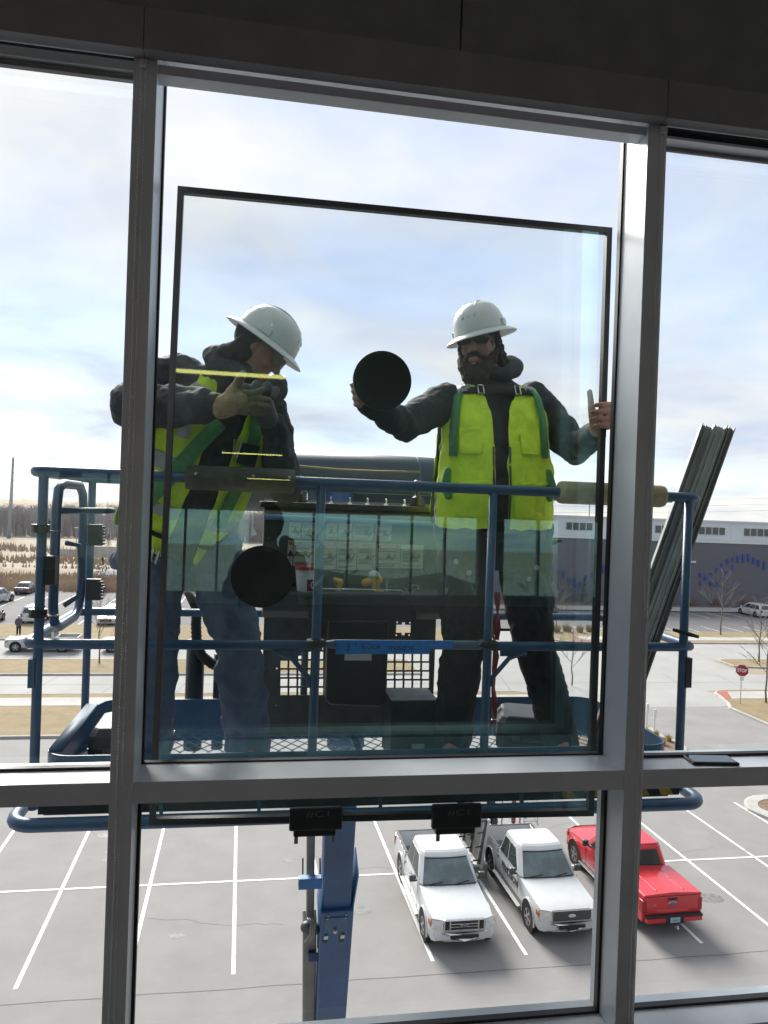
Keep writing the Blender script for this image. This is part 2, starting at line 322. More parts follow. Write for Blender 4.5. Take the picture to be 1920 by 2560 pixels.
def bed(name, poly, m=None, h=0.13, w=0.17, inner=True):
    """raised planted area with a concrete kerb round it"""
    b = bpy.data.objects.new(name, None); COL.objects.link(b); b['kind'] = 'structure'; c = V(sum(p[0] for p in poly)/len(poly), sum(p[1] for p in poly)/len(poly), 0); b.location = c
    n = len(poly); inn = []
    A = sum(poly[i][0]*poly[(i+1) % n][1]-poly[(i+1) % n][0]*poly[i][1] for i in range(n)); sg = 1 if A > 0 else -1
    for i in range(n):
        p0, p1, p2 = Vector(poly[i-1]), Vector(poly[i]), Vector(poly[(i+1) % n]); d1 = (p1-p0).normalized(); d2 = (p2-p1).normalized()
        n1 = Vector((-d1.y, d1.x))*sg; n2 = Vector((-d2.y, d2.x))*sg; k = (n1+n2); k = k/max(.3, (1+n1.dot(n2))); inn.append(p1+k*w)
    kb = MB(); o3 = [[(p[0], p[1], -.01) for p in poly], [(p[0], p[1], h-.02) for p in poly], [(p[0]+(q.x-p[0])*.2, p[1]+(q.y-p[1])*.2, h) for p, q in zip(poly, inn)], [(q.x, q.y, h) for q in inn], [(q.x, q.y, -.01) for q in inn]]
    kb.loft(o3, cap=False); kb.build('kerb', kerbm, b)
    MB().add([(q.x, q.y, h-.015) for q in inn], [tuple(range(n))]).build('planting', m or grass, b)
    return b
def arc(cx, cy, r, a0, a1, n=8): return [(cx+r*math.cos(R(a0+(a1-a0)*i/n)), cy+r*math.sin(R(a0+(a1-a0)*i/n))) for i in range(n+1)]
bed('verge', [(-120, 41.8), (21.8, 41.8)] + arc(21.8, 43.4, 1.6, -90, 0, 5)[1:] + [(23.4, 46.6), (18.5, 50.9), (-120, 50.9)])
sheet('sidewalk', rect(-120, 19.3, 47.9, 49.8), 0.122, kerbm)
bed('planted_island', [(14, 36.6), (21.6, 36.6)] + arc(21.6, 38.9, 2.3, -75, 30, 6) + [(23.75, 41.78), (14, 41.78)], mulch, w=.32)
bed('verge', [(90, 41.2), (90, 50.9), (36, 50.9)] + arc(34.6, 49.3, 1.6, 100, 180, 5) + [(32.3, 47.2), (31.65, 46.0), (31.65, 41.2)])
sheet('sidewalk', [(33.4, 48.3), (90, 48.3), (90, 50.3), (34.4, 50.3)], 0.122, kerbm)
sheet('tactile_paving', [(32.75, 48.35), (33.4, 48.3), (34.4, 50.3), (33.3, 50.35)], 0.126, redp)
bed('median', rect(-120, 13, 56.45, 61.75)); bed('median', [(120, 58.4), (120, 61.7), (42.6, 62.1)] + arc(42.0, 61.1, 1.0, 100, 190, 4) + [(41.0, 59.2), (44, 58.5)])
bed('verge', [(-120, 70.25), (17.5, 70.25)] + arc(17.5, 73.25, 3, -90, 0, 6)[1:] + [(20.45, 78.55), (-120, 78.55)])
bed('verge', [(29.05, 77.15)] + arc(32.6, 73.8, 3.5, 180, 270, 6) + [(130, 70.25), (130, 77.15)])
sheet('sidewalk', rect(33, 130, 71.7, 73.6), 0.122, kerbm); sheet('tactile_paving', rect(31.3, 33.4, 70.7, 71.5), 0.126, redp)
bed('planted_island', [(21.6, 29.6)] + arc(23.3, 29.5, 1.75, 170, 90, 5) + [(40, 31.2), (40, 27.0), (22.2, 27.6)], mulch, w=.55)
bed('planting_bed', rect(24, 130, 98.05, 103.5), mulch, h=.16)
# painted lines
pl = thing('parking_lines', (5, 25, 0.004)); pl['kind'] = 'structure'
for i in range(-7, 9):
    x = 5.33 + i*2.735; MB().add([(x-.055, 20.55, .004), (x+.055, 20.55, .004), (x-.17+.055, 30.75, .004), (x-.17-.055, 30.75, .004)], [(0,1,2,3)]).build('painted_line', paintl, pl)
MB().add([(-40, 25.6, .008), (40, 25.6, .008), (40, 25.70, .008), (-40, 25.70, .008)], [(0,1,2,3)]).build('painted_line', paintl, pl)
pl2 = thing('parking_lines', (40, 85, 0.004)); pl2['kind'] = 'structure'
for i in range(26):
    x = 33 + i*2.74
    for y0, y1, s in ((88.6, 93.9, -1.0), (77.4, 81.9, 1.0)): MB().add([(x, y0, .004), (x+.1, y0, .004), (x+.1, y1, .004), (x, y1, .004)], [(0,1,2,3)]).build('painted_line', paintl, pl2)
pl3 = thing('parking_lines', (-20, 90, 0.004)); pl3['kind'] = 'structure'
for i in range(22):
    x = -58 + i*2.74
    for y0, y1 in ((79.0, 84.0), (91.0, 100.5), (101.2, 105.5)): MB().add([(x, y0, .004), (x+.11, y0, .004), (x+.11, y1, .004), (x, y1, .004)], [(0,1,2,3)]).build('painted_line', paintl, pl3)
# paving seams, cracks and oil stains of the near lot
wear = thing('paving_wear', (5, 22, 0.003)); wear['kind'] = 'structure'; rnd = random.Random(21)
stn = mat('oil_stain', (0.10, 0.097, 0.093), rough=.7, scale=6, col2=(.2, .195, .188), mixlo=.35, mixhi=.6, world_tex=True); crk = mat('crack_fill', (0.12, 0.117, 0.112), rough=.9); pat = mat('pale_patch', (.27, .262, .252), rough=.9, scale=2, col2=(.235, .228, .22), mixlo=.4, mixhi=.6, world_tex=True)
for (x0, x1, y, w) in ((-30, 34, 19.95, .018), (-30, 34, 33.2, .018), (-30, 34, 13.1, .018)):
    pts = [(x0+(x1-x0)*i/60, y+rnd.uniform(-.03, .03)) for i in range(61)]; mb = MB(); mb.grid([[(a, b-w, .002) for a, b in pts], [(a, b+w, .002) for a, b in pts]]); mb.build('paving_seam', crk, wear)
for k in range(9):
    x, y = rnd.uniform(-8, 18), rnd.uniform(19, 36); an = rnd.uniform(0, 3); pts = []
    for i in range(16): x += .28*math.cos(an); y += .28*math.sin(an); an += rnd.uniform(-.5, .5); pts.append((x, y))
    mb = MB(); mb.grid([[(a, b-.008, .0022) for a, b in pts], [(a+.006, b+.008, .0022) for a, b in pts]]); mb.build('crack', crk, wear)
for (x, y, r_) in ((-5.05, 29.6, .27), (-4.6, 27.6, .2), (-4.7, 28.2, .14), (1.6, 27.0, .2), (6.3, 22.5, .5), (9.5, 22.4, .45), (12.8, 25.6, .5), (3.7, 23.4, .3), (15.4, 23.0, .4), (-1.8, 22.6, .22)):
    MB().add([(x+r_*(1+.25*rnd.random())*math.cos(R(a)), y+r_*.7*(1+.25*rnd.random())*math.sin(R(a)), .0026) for a in range(0, 360, 20)], [tuple(range(18))]).build('oil_stain', stn, wear)
# expansion joints cut across the near road
tar = mat('joint_tar', (0.20, 0.19, 0.18), rough=0.9)
rj = MB()
for i in range(40):
    x = -60+i*4.6; rj.add([(x, 51.05, .004), (x+.05, 51.05, .004), (x+.9, 56.35, .004), (x+.85, 56.35, .004)], [(0,1,2,3)]); rj.add([(x, 62, .004), (x+.05, 62, .004), (x+.05, 70.1, .004), (x, 70.1, .004)], [(0,1,2,3)])
rj.add([(-100, 53.66, .006), (100, 53.66, .006), (100, 53.71, .006), (-100, 53.71, .006)], [(0,1,2,3)])
rj.build('road_joints', tar, kind='structure')
# pond, far path and culvert
waterm = mat('pond_water', (0.10, 0.13, 0.15), rough=0.08, spec=0.7, bump=0.1, bscale=3, world_tex=True)
sheet('pond', [(-30, 127.5), (-24, 130), (10, 131), (30, 136), (10, 141), (-22, 139.5), (-29, 134)], 0.03, waterm)
sheet('path', [(-140, 147), (-40, 146), (40, 143.5), (40, 145.5), (-40, 148), (-140, 149.5)], 0.02, conc)
sheet('path', [(-220, 232), (60, 232), (60, 238), (-220, 238)], 0.02, conc)
cw = MB(); cw.span((-36, 171, 0), (-16, 171.6, 2.2)); cw.span((-40.5, 170.2, 0), (-36, 170.8, 1.5)); cw.build('culvert_wall', kerbm, label='long pale concrete retaining wall standing in the brown field', cat='wall')
# ------------------------------------------------------------------ ceiling lights of the room (seen mirrored in the pane)
lens = bpy.data.materials.new('lit_lens'); lens.use_nodes = True
_p = lens.node_tree.nodes['Principled BSDF']; _p.inputs['Base Color'].default_value = (.8, .7, .5, 1); _p.inputs['Emission Color'].default_value = (1, .55, .16, 1); _p.inputs['Emission Strength'].default_value = 3.4
for i, (x, y, nm) in enumerate(((-.29, -2.0, 'lit pendant strip light nearest the window'), (-.08, -8.5, 'lit pendant strip light in the middle of the room'), (.31, -14.0, 'lit pendant strip light beside the back windows'))):
    t = thing('pendant_light', (x, y, CZ), nm, 'pendant light', 'pendant strip lights in a row'); z = 13.98
    MB().span((x-.53, y-.07, z), (x+.53, y+.07, z+.06)).build('housing', ALU, t, bevel=.004); MB().span((x-.52, y-.06, z-.008), (x+.52, y+.06, z-.0005)).build('lens', lens, t)
    for s in (-.4, .4): MB().tube([(x+s, y, z+.06), (x+s, y, CZ)], .004, 6).build('hanger', STEEL, t)

# ------------------------------------------------------------------ the boom lift
BLUE = mat('lift_blue_paint', (0.016, 0.062, 0.150), rough=0.42, scale=14, col2=(0.040, 0.095, 0.165), mixlo=0.35, mixhi=0.8, spec=0.5, bump=0.04, bscale=80)
BLUED = mat('lift_blue_dusty', (0.07, 0.12, 0.17), rough=0.6, scale=10, col2=(0.035, 0.085, 0.15), mixlo=0.35, mixhi=0.7)
BLUEB = mat('lift_boom_blue', (0.012, 0.055, 0.16), rough=0.45, var=0.25, scale=3)
GREYB = mat('boom_grey', (0.15, 0.15, 0.145), rough=0.5, var=0.15)
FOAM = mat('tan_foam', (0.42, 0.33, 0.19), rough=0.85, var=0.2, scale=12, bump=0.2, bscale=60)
RUBBER = mat('black_rubber', (0.015, 0.015, 0.015), rough=0.75, bump=0.1)
LIFT = thing('boom_lift', (.5, 9.5, 0), 'blue boom lift whose railed work basket hangs outside the window', 'boom lift')
LX, RX, YN, YP, ZT, ZM, ZFL = -.705, 1.665, 2.72, 3.5, 12.683, 12.100, 11.56
def rloop(x0, x1, y0, y1, z, r, n=5):
    P = []
    for cx, cy, a in ((x1-r, y0+r, -90), (x1-r, y1-r, 0), (x0+r, y1-r, 90), (x0+r, y0+r, 180)):
        P += [V(cx+r*math.cos(R(a+90*i/n)), cy+r*math.sin(R(a+90*i/n)), z) for i in range(n+1)]
    return P
def bl(mb, name, m=None, sm=True, **k): return mb.build(name, m or BLUE, LIFT, smooth=sm, **k)
bl(MB().tube(rloop(LX-.035, RX+.045, YN, YP, ZT, .045), .0185, 12, closed=True), 'top_rail')
b_ = MB()
loop = rloop(LX-.045, RX+.05, YN, YP, ZM, .05)
bl(MB().tube([V(.255, YN, ZM)] + [p for p in [V(LX+.0, YN, ZM)] + [V(LX-.03, YN+.015, ZM), V(LX-.045, YN+.05, ZM), V(LX-.045, YP-.05, ZM), V(LX-.03, YP-.015, ZM), V(LX, YP, ZM), V(RX, YP, ZM), V(RX+.035, YP-.015, ZM), V(RX+.05, YP-.05, ZM), V(RX+.05, YN+.05, ZM), V(RX+.035, YN+.015, ZM), V(RX, YN, ZM), V(.875, YN, ZM)]], .0175, 12), 'mid_rail')
for x, y in ((LX, YN), (RX, YN), (.232, YN), (.872, YN), (LX, YP), (RX, YP), (.25, YP), (.95, YP)):
    bl(MB().tube([(x, y+(.002 if y == YN else -.002), ZFL-.02), (x, y, ZT)], .0165, 12), 'post')
for x in (.232, .872):                              # black clamp rings on the posts
    bl(MB().lathe([(.018, -.012), (.034, -.012), (.036, 0), (.034, .012), (.018, .012)], Matrix.Translation(V(x, YN, ZM+.008)), 14), 'clamp_ring', RUBBER)
bl(MB().lathe([(.018, -.008), (.05, -.006), (.05, .006), (.018, .008)], Matrix.Translation(V(RX+.02, YN+.02, ZM+.05)) @ Matrix.Rotation(R(14), 4, 'Y'), 14), 'clamp_ring', RUBBER)
bl(MB().tube([(.262, YN-.004, ZM+.004), (.30, YN-.008, ZM+.006), (.84, YN-.008, ZM+.004), (.85, YN-.004, ZM+.004)], [.012, .017, .017, .012], 10), 'drop_bar', BLUED)
for x in (.30, .835): bl(MB().cap((x, YN-.028, ZM+.008), .006, (x, YN-.02, ZM+.008), .006), 'bolt', BLACKP)
for s, x in ((-1, .232), (1, .872)):               # gusset arms under the rail
    bl(MB().tube([(x+s*.02, YN, ZM-.15), (x+s*.02, YN, ZM-.12), (x+s*.085, YN, ZM-.045), (x+s*.15, YN, ZM-.02)], .0095, 8), 'gusset')
    bl(MB().box((x+s*.10, YN, ZM-.026), (.10, .012, .022)), 'gusset_plate', sm=False)
# toe boards: raised edge round the floor
toe = MB(); lp = rloop(LX+.02, RX-.02, YN+.012, YP-.01, 0, .09, 6)
lpi = rloop(LX+.026, RX-.026, YN+.018, YP-.016, 0, .085, 6)
def zt(p): return 11.715 - .035*max(0, min(1, (LX+.10-p.x)/.08))*(1 if p.y > 3.2 else 0)
toe.loft([[V(p.x, p.y, ZFL-.03) for p in lp], [V(p.x, p.y, zt(p)) for p in lp], [V(p.x, p.y, zt(p)) for p in lpi], [V(p.x, p.y, ZFL-.03) for p in lpi]], cap=False)
bl(toe, 'toe_board', sm=False)
bl(MB().add([(LX+.03, YN+.06, 11.72), (LX+.075, YN+.06, 11.72), (LX+.075, YP-.12, 11.72), (LX+.03, YP-.12, 11.72)], [(0,1,2,3)]), 'toe_ledge', BLUED, solid=.012)
fr = MB()
fr.span((LX+.03, YN+.02, ZFL-.05), (RX-.03, YN+.05, ZFL-.006))
for x in (LX+.04, .48, RX-.04): fr.span((x-.015, YN+.052, ZFL-.025), (x+.015, YP-.02, ZFL-.006))
bl(fr, 'floor_frame', sm=False)
# expanded-metal floor: zig-zag strands
fm = MB(); nx, pitch = 40, (RX-LX-.06)/40; ny = 16; py = (YP-YN-.05)/ny
for j in range(ny+1):
    for i in range(nx*2):
        xa = LX+.03+i*pitch/2; xb = xa+pitch/2; up = ((i+j) % 2 == 0)
        y0 = YN+.025+j*py + (py*.46 if up else -py*.46); y1 = YN+.025+j*py + (-py*.46 if up else py*.46)
        w = .0022
        fm.add([(xa, y0-w, ZFL), (xb, y1-w, ZFL), (xb, y1+w, ZFL+.003), (xa, y0+w, ZFL+.003), (xa, y0+w, ZFL-.001), (xb, y1+w, ZFL-.001)], [(0,1,2,3), (3,2,5,4), (0,4,5,1)])
fmo = bl(fm, 'expanded_metal_floor', mat('deck_blue', (.05, .17, .38), rough=.45, var=.25, scale=20), sm=False); fmo['kind'] = 'stuff'
# bumper tube below the basket and its plates
_bp = rloop(-.765, 1.745, 2.665, 3.54, 11.508, .075); bl(MB().tube([V(-.765, 3.0, 11.508)] + _bp[18:] + _bp[:6] + [V(1.745, 3.0, 11.508)], .0235, 12), 'bumper_tube')
for x in (-.28, .05, .48, 1.01, 1.42): bl(MB().span((x-.006, 2.672, 11.505), (x+.006, 2.682, 11.56)), 'bumper_bracket', sm=False)
bl(MB().span((LX+.02, 2.705, 11.527), (RX-.06, 2.712, 11.60)), 'front_plate', BLACKP, sm=False)
hz = bl(MB().span((1.16, 2.696, 11.532), (1.655, 2.7045, 11.60)), 'hazard_plate', BLACKP, sm=False)
YEL = mat('hazard_yellow', (0.42, 0.30, 0.02), rough=0.6, var=0.3, scale=30)
for i in range(5):
    x = 1.18+i*.10; MB().prism([(x, 11.534), (x+.05, 11.534), (x+.012, 11.598), (x-.038 if x-.038 > 1.161 else 1.161, 11.598)], lambda a, b: V(a, 2.6935, b), lambda a, b: V(a, 2.6962, b)).build('stripe', YEL, hz, world_co=False)
# side gate at the left end with handle, hinges and clamps
gx = LX+.03
bl(MB().tube([(gx, 2.80, 12.16), (gx, 2.775, 12.22), (gx, 2.775, 12.55), (gx, 2.80, 12.625), (gx, 2.86, 12.645), (gx, 3.12, 12.645), (gx, 3.18, 12.61), (gx, 3.20, 12.54), (gx, 3.20, 12.22), (gx, 3.17, 12.16), (gx, 3.10, 12.135), (gx, 2.86, 12.135)], .0165, 10, closed=True), 'side_gate')
bl(MB().tube([(gx, 2.79, 12.55), (gx+.02, 3.0, 12.55), (gx+.12, 3.04, 12.552), (gx+.13, 3.10, 12.553)], .0115, 8), 'gate_handle', BLUED)
bl(MB().tube([(gx+.035, 2.78, 12.44), (gx+.07, 2.82, 12.43), (gx+.075, 2.84, 12.33), (gx+.07, 2.83, 12.25), (gx+.03, 2.8, 12.22)], .009, 8), 'gate_latch', BLUED)
bl(MB().span((LX+.018, YN-.02, 12.30), (LX+.05, YN+.03, 12.40)), 'latch_box', BLACKP, sm=False, bevel=.004)
for z in (12.49, 12.205): bl(MB().lathe([(.017, -.014), (.030, -.014), (.030, .014), (.017, .014)], Matrix.Translation(V(LX-.004, YN, z)), 12).box((LX+.035, YN-.01, z-.008), (.05, .05, .004)), 'clamp_band', BLACKP, sm=False)
bl(MB().span((LX-.025, YN-.02, 11.955), (LX-.004, YN+.01, 12.05)), 'clamp_band', BLUE, sm=False)
bl(MB().span((RX+.004, YN-.02, 11.945), (RX+.028, YN+.01, 12.06)), 'clamp_band', BLACKP, sm=False)
for z in (12.45, 12.23):
    h_ = MB().box((gx+.045, 3.22, z), (.055, .03, .085))
    for k in range(6): h_.lathe([(.011, -.004), (.013, 0), (.011, .004)], Matrix.Translation(V(gx+.075, 3.2, z-.033+k*.013)), 8)
    bl(h_, 'gate_hinge', DKGREY, sm=False)
# decal panel / control console on the far rail
def X_(x, y, Y): return at(x, y, Y).x
cY = 3.32
con = bl(MB().prism([(cY, 12.255), (cY+.17, 12.255), (cY+.20, 12.60), (cY+.10, 12.625), (cY+.0, 12.555)], lambda a, b: V(.04, a, b), lambda a, b: V(.86, a, b)), 'control_console', mat('console_grey', (0.055, 0.065, 0.062), rough=0.6, var=0.2), sm=False, bevel=.006)
MB().span((.02, cY+.02, 12.585), (.87, cY+.19, 12.612)).build('console_top', BLACKP, con, bevel=.004, world_co=False)
for x in (.19, .735):
    j = MB().lathe([(.036, 0), (.04, .008), (.03, .016), (.036, .022), (.026, .03), (.032, .036), (.02, .044), (.011, .05), (.010, .085), (.021, .095), (.022, .115), (.012, .122)], Matrix.Translation(V(x, cY+.1, 12.612)), 14)
    j.build('joystick', BLACKP, con, smooth=True, world_co=False)
for x in (.275, .335, .42, .50, .585, .67): MB().lathe([(.012, 0), (.007, .006), (.0035, .010), (.0045, .028), (.002, .031)], Matrix.Translation(V(x, cY+.07, 12.6115)), 8).build('toggle_switch', STEEL, con, world_co=False)
bl(MB().tube([(.04, cY-.005, 12.545), (.87, cY-.005, 12.535)], .013, 10), 'console_rail', mat('lift_blue_bright', (0.035, 0.14, 0.36), rough=0.4))
# safety decals, lower row with headers, upper row plain
RED = mat('danger_red', (0.36, 0.035, 0.03), rough=0.6); ORG = mat('warning_orange', (0.45, 0.20, 0.04), rough=0.6); GRN = mat('decal_green', (0.02, 0.10, 0.05), rough=0.6)
def decal(x0, x1, z0, z1, head, word, seed):
    y = cY-.004; d_ = MB().span((x0, y, z0), (x1, y+.0025, z1)).build('safety_decal', mat('decal_white', (0.42, 0.44, 0.42), rough=0.7, var=.05), con, world_co=False)
    rnd = random.Random(seed); k = MB(); w = x1-x0; h = z1-z0
    top = z1
    if head:
        MB().span((x0+.003, y-.0012, z1-.02), (x1-.003, y-.0002, z1-.003)).build('decal_header', head, d_, world_co=False); top = z1-.024
        text_part(word, WHITEP if head is RED else INK, frame((((x0+x1)/2), y-.0016, z1-.0115), (1, 0, 0), (0, 0, 1)), w*.62, .009, d_, world_co=False)
    z = top-.008
    while z > z0+.006:
        if rnd.random() < .78: k.span((x0+.006, y-.001, z-.0012), (x0+.006+(w-.012)*(.6+.4*rnd.random()), y-.0002, z+.0012))
        else: z -= .006
        z -= .0062
    cx = x0+w*(.35+.3*rnd.random()); cz = z0+h*.5
    k.prism([(cx-.014, cz-.012), (cx+.014, cz-.012), (cx, cz+.014)], lambda a, b: V(a, y-.0014, b), lambda a, b: V(a, y-.0004, b))
    k.box((cx+.02, y-.001, cz-.006), (.004, .0008, .03), Matrix.Rotation(.6, 3, 'Y'))
    k.build('decal_print', INK, d_, world_co=False)
xs = [.145, .17, .285, .36, .45, .535, .645, .75]
hd = [(ORG, 'WARNING'), (None, ''), (RED, 'DANGER'), (ORG, 'WARNING'), (ORG, 'WARNING'), (RED, 'DANGER'), (None, '')]
for i in range(7): decal(xs[i]+.0015, xs[i+1]-.0015, 12.335 - (.012 if i in (2, 3, 4) else 0), 12.445-.004*(i > 4), hd[i][0], hd[i][1], i)
for i, (a, b) in enumerate(((.15, .2), (.205, .30), (.31, .36), (.365, .425), (.43, .52), (.53, .60))): decal(a, b, 12.455, 12.525, None, '', 20+i)
MB().span((.665, cY-.004, 12.46), (.715, cY-.0015, 12.53)).build('safety_decal', GRN, con, world_co=False)
# perforated guard plate under the console, with real holes
def plate(name, x0, x1, z0, z1, y, th, holes, m, parent):
    xs_ = sorted({x0, x1} | {min(max(v, x0), x1) for h in holes for v in (h[0], h[1])}); zs_ = sorted({z0, z1} | {min(max(v, z0), z1) for h in holes for v in (h[2], h[3])}); mb = MB()
    for k in range(len(zs_)-1):
        run = None
        for i in range(len(xs_)-1):
            cx = (xs_[i]+xs_[i+1])/2; cz = (zs_[k]+zs_[k+1])/2
            solid = not any(h[0] < cx < h[1] and h[2] < cz < h[3] for h in holes)
            if solid and run is None: run = xs_[i]
            if run is not None and (not solid or i == len(xs_)-2):
                mb.span((run, y, zs_[k]), (xs_[i+1] if solid else xs_[i], y+th, zs_[k+1])); run = None
    return mb.build(name, m, parent)
hl = []; yP = 3.44
def hole_px(x0, x1, y0, y1): a = at(x0, y1, yP); b = at(x1, y0, yP); hl.append((a.x, b.x, a.z, b.z))
for i in range(5):
    for j in range(4): hole_px(701+i*22.3, 719+i*22.3, 1652+j*22.6, 1670+j*22.6)
for i in range(2, 5):
    for j in range(2): hole_px(701+i*22.3, 719+i*22.3, 1607+j*22.6, 1625+j*22.6)
for i in range(5):
    for j in range(5): hole_px(967+i*22, 985+i*22, 1635+j*22.2, 1653+j*22.2)
hole_px(990, 1027, 1562, 1582); hole_px(1004, 1013, 1556, 1588)
for p in ((690, 1762), (689, 1791), (692, 1671), (993, 1556), (1025, 1557), (991, 1588), (1023, 1588)): hole_px(p[0]-2, p[0]+2, p[1]-2, p[1]+2)
plate('perforated_plate', X_(655, 1700, yP), X_(1085, 1700, yP), ZFL+.004, 12.255, yP, .004, hl, mat('plate_grey', (0.045, 0.05, 0.052), rough=0.6, var=0.3, scale=8), LIFT)
# tray and black document box hung in front of it
TRAY = bl(MB().prism([(3.16, 12.235), (3.36, 12.245), (3.36, 12.13), (3.20, 12.125), (3.16, 12.16)], lambda a, b: V(.045, a, b), lambda a, b: V(.86, a, b)), 'tool_tray', DKGREY, sm=False, bevel=.01)
def P3(x, y, Y=3.14): p = at(x, y, Y); return (p.x, p.z)
bl(MB().prism([P3(770, 1550), P3(773, 1510), P3(785, 1490), P3(1012, 1490), P3(1030, 1505), P3(1032, 1522), P3(1040, 1522), P3(1040, 1552)], lambda a, b: V(a, 3.13, b), lambda a, b: V(a, 3.158, b)), 'tray_front', BLACKP, sm=False, bevel=.004)
bl(MB().prism([P3(820, 1548), P3(970, 1548), P3(968, 1640), P3(962, 1755), P3(950, 1765), P3(826, 1760), P3(813, 1750), P3(816, 1640)], lambda a, b: V(a, 3.12, b), lambda a, b: V(a, 3.21, b)), 'document_box', BLACKP, sm=False, bevel=.008)
bl(MB().span((X_(862, 1640, 3.11), 3.1165, at(862, 1652, 3.11).z), (X_(930, 1640, 3.11), 3.1195, at(862, 1632, 3.11).z)), 'instruction_label', mat('decal_white', (0.4, .42, .4)), sm=False)
wr = [P3(793, 1490), P3(796, 1476), P3(803, 1472), P3(1003, 1476), P3(1009, 1480), P3(1011, 1492)]
bl(MB().tube([V(a, 3.145, b) for a, b in wr], .0028, 8), 'tray_wire', STEEL)
# posts and ribbed hose behind the far toe board
for x0, x1, yt in ((463, 507, 1600), (532, 560, 1635)):
    a = at((x0+x1)/2, 1745, 3.62); b = at((x0+x1)/2, yt, 3.62); w = (x1-x0)*3.6/1900/2
    bl(MB().tube([(a.x, 3.62, 11.45), (a.x, 3.62, b.z)], w, 12), 'rotator_post', BLACKP)
hs = [(492, 1525), (490, 1560), (492, 1610), (505, 1640), (530, 1660), (558, 1672)]; hp = [at(x, y, 3.57) for x, y in hs]; fine = []; rr = []
for i in range(len(hp)-1):
    for k in range(10): fine.append(hp[i].lerp(hp[i+1], k/10)); rr.append(.021 if k % 2 else .025)
bl(MB().tube(fine, rr, 10), 'ribbed_hose', RUBBER)
bl(MB().tube([at(492, 1525, 3.57), at(480, 1500, 3.6), at(470, 1480, 3.62)], .02, 8), 'hose_end', RUBBER)
# boom drum behind the basket and its seam; lower boom down to the ground
bl(MB().tube([(-.25, 4.55, 12.74), (.98, 4.55, 12.735), (1.30, 4.55, 12.73)], [.185, .185, .182], 28), 'boom_section', mat('boom_slate', (.014, .034, .055), rough=.45, var=.2))
bl(MB().lathe([(.1865, -.004), (.189, 0), (.1865, .004)], Matrix.Translation(V(.955, 4.55, 12.736)) @ Matrix.Rotation(R(90), 4, 'Y'), 28), 'boom_seam', BLUED)
bl(MB().tube([(.48, 4.4, 12.65), (.48, 3.95, 11.9), (.47, 3.62, 11.45)], .09, 12), 'rotator_arm', BLUEB)
p0 = at(846, 2050, 3.75); p1 = at(840, 2235, 4.05); p2 = at(823, 2560, 4.75); dd = (p2-p1).normalized(); pend = p2 + dd*((p2.z-1.3)/-dd.z)
def beam(a, b, w, dpt, name, m, bevel=.008):
    t_ = (b-a).normalized(); x_ = V(1, 0, 0); x_ = (x_-t_*x_.dot(t_)).normalized(); n_ = t_.cross(x_); mm = MB()
    mm.loft([[c+x_*(sx*w/2)+n_*(sy*dpt/2) for sx, sy in ((-1,-1),(1,-1),(1,1),(-1,1))] for c in (a, b)]); return bl(mm, name, m, sm=False, bevel=bevel)
beam(at(850, 1985, 3.62), p1+dd*.15, .150, .15, 'jib', BLUEB)
bm_ = beam(p1, pend, .176, .2, 'lower_boom', BLUEB)
fx = frame(p1, V(1, 0, 0), -dd)                     # local: x across, y up the boom, z towards the camera
for s in (-1, 1): MB().box(fx @ V(s*.086, .07, 0), (.006, .42, .16), fx.to_3x3()).build('cheek_plate', mat('lift_blue_bright', (0.035, 0.14, 0.36)), bm_, world_co=False)
MB().box(fx @ V(0, -.12, .098), (.125, .15, .015), fx.to_3x3()).build('end_plate', BLUE, bm_, bevel=.004, world_co=False)
MB().cap(fx @ V(0, -.15, .11), .011, fx @ V(0, -.15, .118), .011).build('grease_cap', STEEL, bm_, world_co=False)
for s in (-1, 1):
    MB().box(fx @ V(s*.045, -.21, .105), (.022, .03, .02), fx.to_3x3()).build('bolt', STEEL, bm_, world_co=False)
    MB().box(fx @ V(s*.045, -.25, .101), (.026, .05, .008), fx.to_3x3()).build('slot', GASKET, bm_, world_co=False)
    for k in range(2): MB().cap(fx @ V(s*.048, -.02-.028*k, .104), .004, fx @ V(s*.048, -.02-.028*k, .108), .004).build('bolt', STEEL, bm_, world_co=False)
br = MB().box(at(775, 2205, 3.9), (.12, .05, .055)).build('cable_bracket', mat('lift_blue_bright', (0.035, 0.14, 0.36)), LIFT, bevel=.004)
for x in (757, 800): bl(MB().tube([at(x, 2185, 3.88), at(x, 2145, 3.88)], .004, 6), 'bracket_pin', BLACKP)
MB().box(at(790, 2387, 4.3), (.09, .05, .05)).build('cable_bracket', BLUEB, LIFT, bevel=.004)
beam(at(777, 2070, 3.85), at(775, 2300, 4.2), .042, .05, 'cable_arm', GREYB)
q0 = at(774, 2290, 4.2); q1 = at(771, 2560, 4.8); qd = (q1-q0).normalized(); beam(q0, q0+qd*9, .076, .08, 'cable_arm', GREYB)
bl(MB().cap(at(766, 2318, 4.12), .033, at(786, 2322, 4.12), .033), 'pivot_knuckle', DKGREY)
for k in range(3): bl(MB().tube([at(768+k*6, 2295, 4.08), at(778+k*5, 2310, 4.05), at(775+k*4, 2340, 4.07), at(762+k*5, 2356, 4.12)], .006, 6), 'cable', GREYB)
ch = MB()
for i in range(60): ch.box(q0+qd*(.1+i*.12)+V(.052, 0, 0), (.012, .03, .05))
bl(ch, 'energy_chain', BLACKP, sm=False)['kind'] = 'stuff'
bl(MB().span((.1, pend.y-.9, .75), (1.0, pend.y+1.4, 1.5)), 'turntable', BLUEB, sm=False, bevel=.05)
bl(MB().span((-.4, pend.y-1.2, .45), (1.5, pend.y+1.6, .8)), 'chassis', BLUEB, sm=False, bevel=.05)
